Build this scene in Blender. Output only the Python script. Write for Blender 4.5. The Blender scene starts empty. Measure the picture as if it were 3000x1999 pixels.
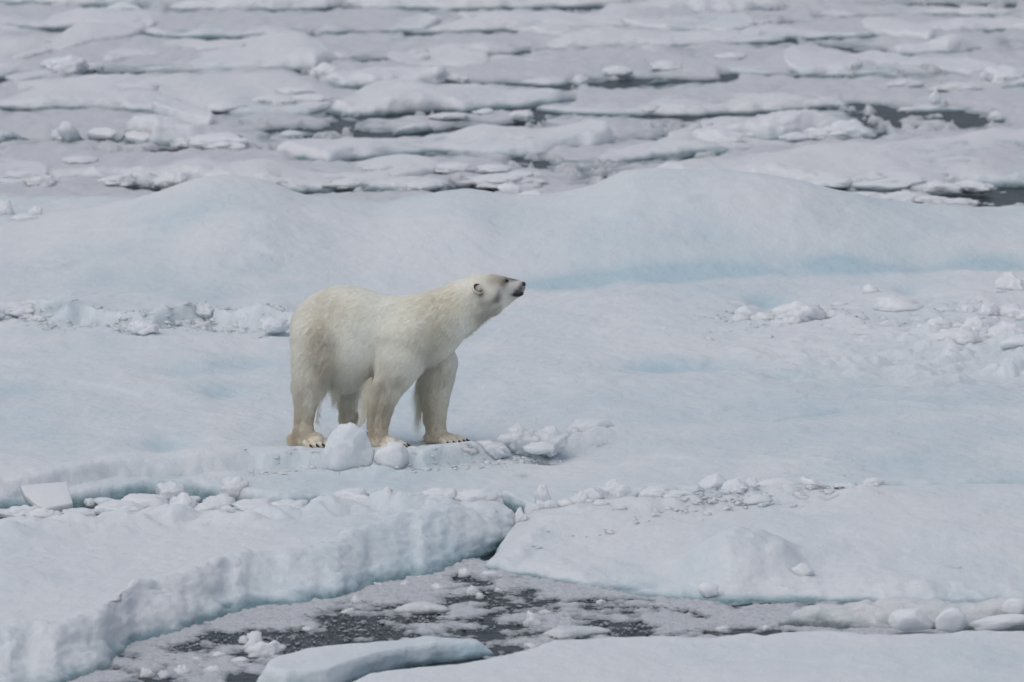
import bpy, bmesh, math, random
import numpy as np
from mathutils import Vector, Matrix

# ------------------------------------------------------------------ camera, sky, sun, exposure
SC = bpy.context.scene
CAM = np.array([0.0, -87.2, 10.0]); PITCH = math.radians(6.01); FPX = 400/36*3000.0
cd = bpy.data.cameras.new('camera'); cam = bpy.data.objects.new('camera', cd)
SC.collection.objects.link(cam)
cam.location = CAM; cam.rotation_euler = (math.radians(90)-PITCH, 0, 0)
cd.sensor_width = 36; cd.sensor_fit = 'HORIZONTAL'; cd.lens = 400
cd.clip_start = 1; cd.clip_end = 20000
cd.dof.use_dof = True; cd.dof.focus_distance = 87.5; cd.dof.aperture_fstop = 4.5
SC.camera = cam

SUN_EL, SUN_AZ = math.radians(60), math.radians(218)      # azimuth from +Y towards +X
w = bpy.data.worlds.new('World'); SC.world = w; w.use_nodes = True
nt = w.node_tree; nt.nodes.clear()
sky = nt.nodes.new('ShaderNodeTexSky'); sky.sky_type = 'NISHITA'; sky.sun_disc = False
sky.sun_elevation = SUN_EL; sky.sun_rotation = SUN_AZ
sky.air_density = 1.0; sky.dust_density = 3.0; sky.ozone_density = 1.0
hsv = nt.nodes.new('ShaderNodeHueSaturation'); hsv.inputs['Saturation'].default_value = 0.62
bg = nt.nodes.new('ShaderNodeBackground'); bg.inputs['Strength'].default_value = 0.15
wo = nt.nodes.new('ShaderNodeOutputWorld')
nt.links.new(sky.outputs[0], hsv.inputs['Color']); nt.links.new(hsv.outputs[0], bg.inputs[0]); nt.links.new(bg.outputs[0], wo.inputs[0])
sl = bpy.data.lights.new('sun', 'SUN'); sl.energy = 0.5; sl.angle = math.radians(80); sl.color = (1.0, .97, .93)
so = bpy.data.objects.new('sun', sl); SC.collection.objects.link(so)
sd = Vector((math.sin(SUN_AZ)*math.cos(SUN_EL), math.cos(SUN_AZ)*math.cos(SUN_EL), math.sin(SUN_EL)))
so.rotation_euler = sd.to_track_quat('Z', 'Y').to_euler()
SC.view_settings.view_transform = 'Standard'; SC.view_settings.look = 'None'
SC.view_settings.gamma = 1; SC.view_settings.use_curve_mapping = False
SC.view_settings.exposure = -0.41
SC.render.engine = 'CYCLES'
SC.cycles.use_denoising = True
SC.cycles.max_bounces = 12; SC.cycles.diffuse_bounces = 8; SC.cycles.transmission_bounces = 8; SC.cycles.transparent_max_bounces = 8

# ------------------------------------------------------------------ helpers
ZW = -0.22                                                # water level
rng = np.random.default_rng(7)
COL = SC.collection

def ray(px, py):
    px = np.asarray(px, float); py = np.asarray(py, float)
    a = (px-1500)/FPX; b = -(py-999.5)/FPX
    return np.stack([a, math.cos(PITCH)+b*math.sin(PITCH), -math.sin(PITCH)+b*math.cos(PITCH)], -1)
def at_z(px, py, z):                                       # where a sight line meets the level z
    d = ray(px, py); t = (z-CAM[2])/d[..., 2]
    return CAM + d*t[..., None]
def at_y(px, py, Y):                                       # where a sight line meets the depth Y
    d = ray(px, py); t = (np.asarray(Y, float)-CAM[1])/d[..., 1]
    return CAM + d*t[..., None]
def ppm(Y): return FPX/(Y+87.9)                            # photo pixels per metre at depth Y

def sstep(a, b, x):
    t = np.clip((x-a)/(b-a), 0, 1); return t*t*(3-2*t)

def _hash(ix, iy, iz, seed):
    h = (ix.astype(np.uint32)*np.uint32(374761393) + iy.astype(np.uint32)*np.uint32(668265263)
         + iz.astype(np.uint32)*np.uint32(2147483647) + np.uint32((seed*974634777) & 0xffffffff))
    h = (h ^ (h >> np.uint32(13)))*np.uint32(1274126177)
    h = (h ^ (h >> np.uint32(16)))*np.uint32(2246822519)
    return h ^ (h >> np.uint32(15))
def noise(x, y, z=None, seed=0):                           # gradient noise, about -1..1
    x = np.asarray(x, np.float32); y = np.asarray(y, np.float32)
    if z is None:
        x0 = np.floor(x); y0 = np.floor(y); fx = x-x0; fy = y-y0
        xi = x0.astype(np.int64); yi = y0.astype(np.int64); zi = np.zeros(1, np.int64)
        u = fx*fx*fx*(fx*(fx*6-15)+10); v = fy*fy*fy*(fy*(fy*6-15)+10)
        r = []
        for j in (0, 1):
            for i in (0, 1):
                a = _hash(xi+i, yi+j, zi, seed).astype(np.float32)*np.float32(2*math.pi/4294967296)
                r.append(np.cos(a)*(fx-i)+np.sin(a)*(fy-j))
        return 1.45*((r[0]*(1-u)+r[1]*u)*(1-v)+(r[2]*(1-u)+r[3]*u)*v)
    z = np.asarray(z, np.float32)
    x0 = np.floor(x); y0 = np.floor(y); z0 = np.floor(z); fx = x-x0; fy = y-y0; fz = z-z0
    xi = x0.astype(np.int64); yi = y0.astype(np.int64); zi = z0.astype(np.int64)
    u = fx*fx*fx*(fx*(fx*6-15)+10); v = fy*fy*fy*(fy*(fy*6-15)+10); q = fz*fz*fz*(fz*(fz*6-15)+10)
    out = 0
    for k in (0, 1):
        for j in (0, 1):
            for i in (0, 1):
                h = _hash(xi+i, yi+j, zi+k, seed)
                gx = (h & np.uint32(1023)).astype(np.float32)/512-1
                gy = ((h >> np.uint32(10)) & np.uint32(1023)).astype(np.float32)/512-1
                gz = ((h >> np.uint32(20)) & np.uint32(1023)).astype(np.float32)/512-1
                wt = (u if i else 1-u)*(v if j else 1-v)*(q if k else 1-q)
                out = out + wt*(gx*(fx-i)+gy*(fy-j)+gz*(fz-k))
    return 1.3*out
def fbm(x, y, z=None, oct=4, seed=0, gain=.5, lac=2.03):
    s = 0; a = 1; f = 1
    for o in range(oct):
        s = s + a*noise(x*f, y*f, None if z is None else z*f, seed+o*17); a *= gain; f *= lac
    return s
def billow(x, y, z=None, oct=3, seed=0, gain=.5):          # rounded lumps with sharp creases between
    s = 0; a = 1; f = 1
    for o in range(oct):
        s = s + a*(np.abs(noise(x*f, y*f, None if z is None else z*f, seed+o*31))*2-.55); a *= gain; f *= 2.1
    return s

def tag(o, label=None, cat=None, group=None, kind=None):
    if label: o['label'] = label
    if cat: o['category'] = cat
    if group: o['group'] = group
    if kind: o['kind'] = kind
    return o
def link(o, parent=None):
    COL.objects.link(o)
    if parent is not None: o.parent = parent
    return o
def mesh_from(name, V, F, mat=None, attrs=None, smooth=True, parent=None):
    """V (n,3), F (m,k) with one k."""
    V = np.asarray(V, np.float32); F = np.asarray(F, np.int32)
    me = bpy.data.meshes.new(name); k = F.shape[1]
    me.vertices.add(len(V)); me.vertices.foreach_set('co', V.ravel())
    me.loops.add(F.size); me.loops.foreach_set('vertex_index', F.ravel())
    me.polygons.add(len(F)); me.polygons.foreach_set('loop_start', np.arange(0, F.size, k, dtype=np.int32))
    me.polygons.foreach_set('use_smooth', np.full(len(F), smooth, bool))
    for a, v in (attrs or {}).items():
        v = np.asarray(v, np.float32)
        if v.ndim == 1:
            me.attributes.new(a, 'FLOAT', 'POINT').data.foreach_set('value', v.ravel())
        else:
            me.attributes.new(a, 'FLOAT_COLOR', 'POINT').data.foreach_set('color', v.ravel())
    me.update(calc_edges=True)
    if mat: me.materials.append(mat)
    return link(bpy.data.objects.new(name, me), parent)
def grid_faces(nv, nu):
    i = np.arange(nv*nu).reshape(nv, nu)
    return np.stack([i[:-1, :-1], i[:-1, 1:], i[1:, 1:], i[1:, :-1]], -1).reshape(-1, 4)
def grid_normals(P):
    du = np.gradient(P, axis=1); dv = np.gradient(P, axis=0)
    n = np.cross(du, dv); n /= np.linalg.norm(n, axis=-1, keepdims=True)+1e-9
    return n

# ------------------------------------------------------------------ materials
def newmat(name):
    m = bpy.data.materials.new(name); m.use_nodes = True
    t = m.node_tree; return m, t, t.nodes['Principled BSDF']
def N(t, typ, **kw):
    n = t.nodes.new(typ)
    for k, v in kw.items():
        if k in n.inputs.keys(): n.inputs[k].default_value = v
        else: setattr(n, k, v)
    return n
def mixc(t, fac, a, b):
    n = t.nodes.new('ShaderNodeMix'); n.data_type = 'RGBA'
    for s, v in ((0, fac), (6, a), (7, b)):
        if isinstance(v, (int, float)): n.inputs[s].default_value = v
        elif isinstance(v, tuple): n.inputs[s].default_value = (*v, 1)
        else: t.links.new(v, n.inputs[s])
    return n.outputs[2]
def math_(t, op, a, b=None, clamp=False):
    n = t.nodes.new('ShaderNodeMath'); n.operation = op; n.use_clamp = clamp
    for s, v in ((0, a), (1, b)):
        if v is None: continue
        if isinstance(v, (int, float)): n.inputs[s].default_value = v
        else: t.links.new(v, n.inputs[s])
    return n.outputs[0]
def snow_material(name, white=(.722, .750, .768), ice=(.455, .598, .655), teal=(.20, .315, .345), bump=.5, stain=.25, sss=1.0, bump2=.85):
    m, t, b = newmat(name)
    geo = N(t, 'ShaderNodeNewGeometry')
    mp = N(t, 'ShaderNodeMapping'); mp.inputs['Scale'].default_value = (1, .45, 1)
    t.links.new(geo.outputs['Position'], mp.inputs['Vector'])
    ab = N(t, 'ShaderNodeAttribute', attribute_name='blue'); aw = N(t, 'ShaderNodeAttribute', attribute_name='wet')
    n1 = N(t, 'ShaderNodeTexNoise', Scale=1.7, Detail=6.0, Roughness=.62); t.links.new(mp.outputs[0], n1.inputs['Vector'])
    n2 = N(t, 'ShaderNodeTexNoise', Scale=.35, Detail=3.0); t.links.new(mp.outputs[0], n2.inputs['Vector'])
    n3 = N(t, 'ShaderNodeTexNoise', Scale=38.0, Detail=5.0, Roughness=.65); t.links.new(geo.outputs['Position'], n3.inputs['Vector'])
    blu = math_(t, 'MULTIPLY', math_(t, 'ADD', ab.outputs['Fac'], math_(t, 'MULTIPLY', math_(t, 'SUBTRACT', n1.outputs['Fac'], .5), .9)), 1.0, True)
    st = math_(t, 'MULTIPLY', math_(t, 'SUBTRACT', n2.outputs['Fac'], .48), stain*8, True)
    c = mixc(t, math_(t, 'MULTIPLY', st, .35), white, (.76, .75, .69))
    c = mixc(t, blu, c, ice)
    wt = math_(t, 'ADD', aw.outputs['Fac'], math_(t, 'MULTIPLY', math_(t, 'MULTIPLY', math_(t, 'SUBTRACT', n3.outputs['Fac'], .5), aw.outputs['Fac']), 1.1), True)
    c = mixc(t, wt, c, teal)
    t.links.new(c, b.inputs['Base Color'])
    r = math_(t, 'SUBTRACT', .75, math_(t, 'MULTIPLY', aw.outputs['Fac'], .4))
    t.links.new(r, b.inputs['Roughness'])
    b.inputs['Specular IOR Level'].default_value = .25
    if sss:
        b.inputs['Subsurface Weight'].default_value = sss; b.inputs['Subsurface Radius'].default_value = (1.0, 1.0, 1.03); b.inputs['Subsurface Scale'].default_value = .11
    bp = N(t, 'ShaderNodeBump', Strength=bump, Distance=.012); t.links.new(n3.outputs['Fac'], bp.inputs['Height'])
    n4 = N(t, 'ShaderNodeTexNoise', Scale=6.5, Detail=7.0, Roughness=.6); t.links.new(mp.outputs[0], n4.inputs['Vector'])
    bp2 = N(t, 'ShaderNodeBump', Strength=bump2, Distance=.04); t.links.new(n4.outputs['Fac'], bp2.inputs['Height'])
    t.links.new(bp.outputs[0], bp2.inputs['Normal'])
    t.links.new(bp2.outputs[0], b.inputs['Normal'])
    return m
M_SNOW = snow_material('snow')
M_FLOE = snow_material('floe_snow', white=(.72, .73, .75), ice=(.47, .57, .62), teal=(.17, .25, .275), bump=.7, stain=.4)
M_GREYICE = snow_material('grey_ice', white=(.69, .70, .70), ice=(.5, .57, .6), teal=(.13, .17, .18), bump=1.0, stain=.5)
M_CHUNK = snow_material('chunk_snow', white=(.745, .758, .775), ice=(.54, .64, .695), teal=(.33, .46, .50), bump2=.25, bump=.25, stain=.25)
M_CRUMB = snow_material('crumb_snow', white=(.745, .758, .775), sss=0, bump=.2)
def water_material():
    m, t, b = newmat('sea_water')
    b.inputs['Base Color'].default_value = (.018, .026, .034, 1)
    b.inputs['Roughness'].default_value = .25; b.inputs['IOR'].default_value = 1.33
    b.inputs['Specular IOR Level'].default_value = .10
    geo = N(t, 'ShaderNodeNewGeometry')
    n = N(t, 'ShaderNodeTexNoise', Scale=5.0, Detail=5.0, Roughness=.6); t.links.new(geo.outputs['Position'], n.inputs['Vector'])
    bp = N(t, 'ShaderNodeBump', Strength=1.0, Distance=.05); t.links.new(n.outputs['Fac'], bp.inputs['Height'])
    t.links.new(bp.outputs[0], b.inputs['Normal'])
    return m
def slush_material(name, dry, wetc):
    m, t, b = newmat(name)
    geo = N(t, 'ShaderNodeNewGeometry')
    ad = N(t, 'ShaderNodeAttribute', attribute_name='dry')
    n = N(t, 'ShaderNodeTexNoise', Scale=45.0, Detail=4.0, Roughness=.7); t.links.new(geo.outputs['Position'], n.inputs['Vector'])
    f = math_(t, 'ADD', ad.outputs['Fac'], math_(t, 'MULTIPLY', math_(t, 'SUBTRACT', n.outputs['Fac'], .5), 1.6), True)
    t.links.new(mixc(t, f, wetc, dry), b.inputs['Base Color'])
    b.inputs['Roughness'].default_value = .5; b.inputs['Specular IOR Level'].default_value = .3
    bp = N(t, 'ShaderNodeBump', Strength=1.0, Distance=.015); t.links.new(n.outputs['Fac'], bp.inputs['Height'])
    t.links.new(bp.outputs[0], b.inputs['Normal'])
    return m
M_WATER = water_material()
M_SLUSH = slush_material('slush_ice', (.68, .695, .715), (.095, .118, .132))
M_SLUSHFAR = slush_material('brash_ice', (.74, .75, .77), (.24, .29, .31))

# ------------------------------------------------------------------ sea and sky-wide ground
def water():
    s = 6000
    o = mesh_from('water', [(-s, -300, ZW), (s, -300, ZW), (s, 9000, ZW), (-s, 9000, ZW)], [(0, 1, 2, 3)], M_WATER, smooth=False)
    tag(o, 'dark sea water in the leads between the ice floes', None, None, 'structure')
water()

def line(pts, z):
    """Photo polyline lying on the level z (one level or one per point) -> sorted X, Y."""
    p = np.array([q[:2] for q in pts], float); P = at_z(p[:, 0], p[:, 1], np.asarray(z, float)*np.ones(len(p)))
    o = np.argsort(P[:, 0]); return P[o, 0], P[o, 1]
def smooth1(a, n):
    if n < 2: return a
    k = np.hanning(n+2)[1:-1]; k /= k.sum()
    return np.convolve(np.pad(a, n, mode='edge'), k, 'same')[n:-n]

def undul(x, y, seed=0):
    return (.030*fbm(x*.55, y*.30, oct=3, seed=seed) + .016*fbm(x*2.1, y*1.1, oct=3, seed=seed+5)
            + .005*fbm(x*8, y*5, oct=2, seed=seed+9))

def loft(name, X, yf, yb, top, H, r, nf, nt_, nb, mat, face_amp=.05, face_scale=4.5, tpow=1.0, seed=0, lump=0.0, wet_h=.16, blue=.12,
         top_amp=1.0, base=ZW-.08, wet_top=0., end_r=.6, hvar=0., kp=.8, lin=0.):
    """An ice sheet over columns X between its front edge yf and back edge yb: a rounded steep face
    in front, the top surface top(x, y) above the water, a rounded back edge."""
    nu = len(X); D = np.maximum(yb-yf, .02); wet_h = min(wet_h, .45*H)
    _H = H
    rc = np.minimum(r, D*.45); rb = np.minimum(min(r, .3), D*.45)
    e = np.minimum(1, D/(end_r*2)); hs = np.sqrt(np.clip(1-(1-e)**2, 0, 1))
    th = np.linspace(0, math.pi/2, nf, endpoint=False)
    tb = np.linspace(math.pi/2, 0, nb)
    tt = np.linspace(0, 1, nt_+1)[1:] ** tpow
    rows = []; zk = []; fw = []
    for a in th:
        rows.append(yf+rc*((1-lin)*(1-math.cos(a))+lin*a/(math.pi/2))); zk.append(np.full(nu, math.sin(a)**kp)); fw.append(np.full(nu, math.cos(a)**.5))
    for q in tt:
        rows.append(yf+rc+(D-rc-rb)*q); zk.append(np.ones(nu)); fw.append(np.zeros(nu))
    for a in tb[1:]:
        rows.append(yb-rb*(1-math.cos(a))); zk.append(np.full(nu, max(math.sin(a), 0)**.8)); fw.append(np.full(nu, .6*math.cos(a)**.5))
    Y = np.array(rows); K = np.array(zk); FW = np.array(fw); XX = np.broadcast_to(X, Y.shape)
    zt = top(XX, Y)
    if hvar: zt = base + (zt-base)*np.clip(.85+hvar*noise(XX*.55, Y*.12, seed=seed+77)+.5*hvar*noise(XX*1.5, Y*.3, seed=seed+78), .35, 1.5)
    zt = base + (zt-base)*hs
    Z = base + (zt-base)*K
    P = np.stack([XX, Y, Z], -1).astype(np.float32)
    nrm = grid_normals(P)
    s = face_scale
    msk = sstep(-.25, .45, noise(XX*1.3, Y*.8, seed=seed+61))
    nz = .85*fbm(XX*s*.55, Y*s*.45, Z*s*1.7, 4, seed, .55) + .50*msk*billow(XX*s*.8+.5*noise(XX*2, Y*2, Z*2, seed+5), Y*s*.6, Z*s*1.1, 3, seed, .5) + .16*fbm(XX*14, Y*11, Z*16, 2, seed+63)
    near = np.exp(-((np.maximum(Y-yf-rc, 0))/.45)**2)
    amp = face_amp*np.clip(FW+.55*near, 0, 1)
    d = amp*nz + lump*near*np.maximum(0, billow(XX*s*.5, Y*s*.3, Z*0, 2, seed+3))
    P = P + nrm*d[..., None]
    zz = P[..., 2]; nw = fbm(XX*3, Y*2, zz*6, oct=3, seed=seed+11)
    wet = sstep(ZW+wet_h, ZW+.0, zz+nw*wet_h*.45)
    wet = np.clip(wet+wet_top, 0, 1)
    bl = blue + .34*fbm(XX*.55, Y*.22, oct=3, seed=seed+21) + .30*sstep(ZW+min(wet_h*2.0, _H*.75), ZW+wet_h*.6, zz+nw*.05)
    o = mesh_from(name, P.reshape(-1, 3), grid_faces(*Y.shape), mat, {'blue': np.clip(bl, -.6, 1).ravel(), 'wet': wet.ravel()})
    return o

def edge(X, pts, z, sm=5, amp=0.0, freq=3.0, seed=0):
    lx, ly = line(pts, z)
    y = smooth1(np.interp(X, lx, ly), sm)
    if amp: y = y + amp*(noise(X*freq, X*0+seed*3.7, seed=seed) + .5*noise(X*freq*2.3, X*0+seed, seed=seed+1)+.25*noise(X*freq*5.3, X*0+seed, seed=seed+2))
    return y

# ------------------------------------------------------------------ the sheet the bear stands on
SKY_P = [(-500, 690), (-200, 690), (85, 668), (255, 628), (382, 597), (500, 557), (574, 525), (637, 516), (722, 521), (807, 538), (892, 569), (1000, 591), (1115, 605),
         (1170, 591), (1255, 571), (1340, 558), (1395, 558), (1446, 571), (1476, 579), (1608, 577), (1680, 559), (1748, 542), (1807, 512), (1850, 499),
         (1935, 497), (2000, 502), (2127, 500), (2238, 512), (2370, 538), (2404, 549), (2484, 565), (2595, 589), (2680, 603), (2829, 614), (2875, 627), (2931, 636), (3000, 635), (3500, 650)]
YC = 17.5
_p = np.array(SKY_P, float); _c = at_y(_p[:, 0], _p[:, 1], YC); CRX = np.linspace(_c[0, 0], _c[-1, 0], 700)
CRZ = np.interp(CRX, _c[:, 0], _c[:, 2]); CRZ = np.convolve(np.pad(CRZ, 20, mode='edge'), np.hanning(19)/np.hanning(19).sum(), 'same')[20:-20]
LIP = line([(-600, 1432), (0, 1410), (130, 1398), (340, 1364), (510, 1354), (720, 1342), (935, 1336), (1100, 1346), (1220, 1342), (1330, 1332), (1430, 1318), (1560, 1305), (1700, 1290), (1900, 1275), (3600, 1180)], 0)
TROUGH = line([(1200, 850), (1550, 822), (1750, 814), (1900, 812), (2200, 800), (2500, 788), (3000, 775), (3500, 765)], 0)
SCARP = line([(-600, 930), (0, 944), (100, 946), (230, 950), (350, 972), (450, 974), (600, 946), (700, 966), (870, 968), (960, 958)], 0)
DENTS = [(480, 1297, .3, .05), (650, 1148, .28, .05), (560, 1085, .5, .05), (830, 860, .35, .03), (1585, 1297, .55, .04), (720, 1063, .4, .04), (880, 662, .35, .05),
         (560, 745, .6, .03), (2240, 878, .3, .07), (2660, 847, .2, .05), (1880, 1062, .6, .05), (2060, 1060, .6, .04), (2330, 1100, .5, .04), (2500, 1135, .5, .04), (2640, 1350, .5, .03),
         (2980, 1400, .25, .03), (1900, 1052, .35, .03), (150, 1020, .6, .02), (60, 1137, .4, .03), (1290, 1010, .3, .03), (2100, 770, .5, .03), (740, 825, .5, .03)]
_dp = [(*at_z(a, b, 0.)[:2], c, d) for a, b, c, d in DENTS]
STEPS = [[(1540, 940), (1640, 932), (1750, 938), (1850, 925)], [(2180, 1255), (2330, 1225), (2600, 1195), (2760, 1190), (3050, 1190)], [(1700, 1060), (1900, 1072), (2100, 1065)],
         [(900, 1130), (1500, 1135), (1900, 1120)], [(0, 1225), (350, 1200), (700, 1215)], [(-100, 1100), (200, 1120), (420, 1150), (800, 1140)], [(1400, 1190), (1900, 1215), (2300, 1190), (2900, 1120)],
         [(0, 830), (300, 800), (700, 790), (1000, 800)], [(200, 745), (700, 760), (1000, 740)], [(1500, 700), (2000, 740), (2600, 690)], [(1650, 900), (2050, 880), (2300, 870)], [(2150, 1010), (2500, 1040), (3000, 1000)],
         [(500, 860), (800, 850), (900, 845)], [(1900, 1180), (2500, 1160), (3000, 1120)], [(1700, 960), (2100, 985), (2500, 1000)], [(0, 1290), (400, 1305), (800, 1295)], [(1800, 1330), (2300, 1370), (2900, 1340)]]
_st = [(line(s, 0), i) for i, s in enumerate(STEPS)]

def ridge(x, y, ln, h, wd, seed, x0=-99, x1=99):
    lx, ly = ln
    d = (y-np.interp(x, lx, ly)+.35*wd*noise(x*1.1, x*0+seed, seed=seed))/wd
    e = sstep(max(x0, lx[0]-.2), max(x0, lx[0]-.2)+.5, x)*(1-sstep(min(x1, lx[-1]+.2)-.5, min(x1, lx[-1]+.2), x))
    lum = .60+.50*billow(x*2.6, y*1.7, oct=2, seed=seed+1, gain=.45)+.10*fbm(x*9, y*6, oct=2, seed=seed+4)
    return h*e*np.exp(-np.abs(d)**2.4)*np.clip(lum, -.1, 1.6)*np.clip(.75+.7*noise(x*.8, y*.4, seed=seed+2), .15, 1.4)
SEAM = line([(1500, 1570), (1560, 1530), (1620, 1500), (1720, 1490), (1830, 1482), (2000, 1478), (2160, 1460), (2300, 1458), (2480, 1456), (2640, 1452)], 0)
SEAM2 = line([(1560, 1500), (1640, 1478), (1800, 1458), (2060, 1446), (2280, 1442), (2560, 1440)], 0)
CRUMBLE = line([(-300, 1516), (60, 1512), (250, 1500), (430, 1492), (560, 1484), (700, 1492), (860, 1494), (1060, 1482), (1290, 1470), (1480, 1470)], .08)
RUB = [line([(2040, 935), (2170, 945), (2300, 950), (2420, 940), (2540, 935)], 0), line([(2560, 890), (2700, 900), (2850, 890), (3000, 870), (3200, 880)], 0), line([(2540, 985), (2700, 985), (2850, 995), (3000, 1005), (3200, 1010)], 0), line([(2700, 940), (2850, 935), (3000, 945), (3200, 950)], 0)]
BEARRIDGE = line([(960, 1352), (1100, 1350), (1220, 1346), (1330, 1338), (1430, 1318), (1560, 1308), (1700, 1288), (1850, 1270)], 0)
def main_top(x, y, detail=True):
    z = undul(x, y, 1)
    zc = np.interp(x, CRX, CRZ)
    t = np.where(y < YC, (y-YC)/(6.4-.9*sstep(-2.5, .5, x)), (y-YC)/2.6)
    prof = np.where(np.abs(t) < 1, .5+.5*np.cos(math.pi*np.clip(t, -1, 1)), 0)
    z = z*(1-.35*prof*sstep(YC-1.5, YC, y)) + zc*np.maximum(prof, 0)**1.0
    # front terrace below the lip, and the lip's own soft crest
    dy = y-np.interp(x, *LIP)
    wl = 1-sstep(.2, 1.2, x)
    z = z - .105*wl*sstep(.04, -.16, dy+.05*fbm(x*4, y*2, oct=3, seed=40))
    z = z + (.045*np.exp(-((dy-.18)/.22)**2))*(1-sstep(-.2, 1.8, x))*(1+.8*noise(x*2.3, y*1.2, seed=44))
    # scarp on the left behind the bear
    ds = y-np.interp(x, *SCARP)+.14*fbm(x*2.2, y*.8, oct=3, seed=51)
    ws = 1-sstep(-2.0, -1.35, x)
    z = z + ws*.14*sstep(-.05, .22, ds)*np.exp(-np.maximum(ds, 0)/4.0)*(1+.35*noise(x*1.8, y*.5, seed=52)) - ws*.035*np.exp(-((ds+.12)/.18)**2)
    # rough ice on the right
    rr = np.exp(-((x-3.9)/1.7)**2)*np.exp(-((y-6.3)/2.0)**2)
    if detail: z = z + rr*(.09*np.maximum(-.15, billow(x*2.3, y*1.2, oct=3, seed=61)))
    for i, q in enumerate(RUB): z = z + ridge(x, y, q, [.11, .07, .12, .08][i], .75, 600+i*9)
    z = z + ridge(x, y, SEAM, .08, .38, 640) + ridge(x, y, SEAM2, .07, .45, 650) + ridge(x, y, BEARRIDGE, .085*(.45+.55*sstep(-.15, .15, np.abs(x+.42)-.25)), .24, 660)
    z = z + ridge(x, y, SCARP, .09, .38, 670, -6, -1.5)
    dt = y-np.interp(x, *TROUGH)
    wt = sstep(-1.0, .8, x)
    z = z - wt*.07*np.exp(-(dt/.9)**2)
    for (lx, ly), i in _st:
        d = y-np.interp(x, lx, ly)+.5*noise(x*.9, y*.5, seed=70+i)+.12*noise(x*4, y*2, seed=90+i)
        we = sstep(lx[0], lx[0]+.5, x)*(1-sstep(lx[-1]-.5, lx[-1], x))*np.clip(.5+.9*noise(x*.8, x*0+i, seed=110+i), 0, 1)
        z = z + we*.040*sstep(-.06, .10, d)*np.exp(-np.maximum(d, 0)/1.0)
    for a, b, c, h in _dp:
        z = z - h*np.exp(-((x-a)/c*1.6)**2)*sstep(.35, .05, y-b)*sstep(-1.2, .05, y-b)
    return z
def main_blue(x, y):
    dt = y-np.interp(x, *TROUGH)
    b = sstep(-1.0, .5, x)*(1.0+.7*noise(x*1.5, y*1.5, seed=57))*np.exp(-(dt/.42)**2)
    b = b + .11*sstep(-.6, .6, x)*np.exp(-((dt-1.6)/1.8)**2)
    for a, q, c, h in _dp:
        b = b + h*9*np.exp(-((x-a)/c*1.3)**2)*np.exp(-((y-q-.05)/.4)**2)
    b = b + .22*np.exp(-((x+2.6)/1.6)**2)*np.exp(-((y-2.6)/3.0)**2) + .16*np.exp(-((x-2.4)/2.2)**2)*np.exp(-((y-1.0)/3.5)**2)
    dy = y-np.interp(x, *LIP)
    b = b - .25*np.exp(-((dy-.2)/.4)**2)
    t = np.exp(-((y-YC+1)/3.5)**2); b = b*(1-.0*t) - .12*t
    return b

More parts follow.
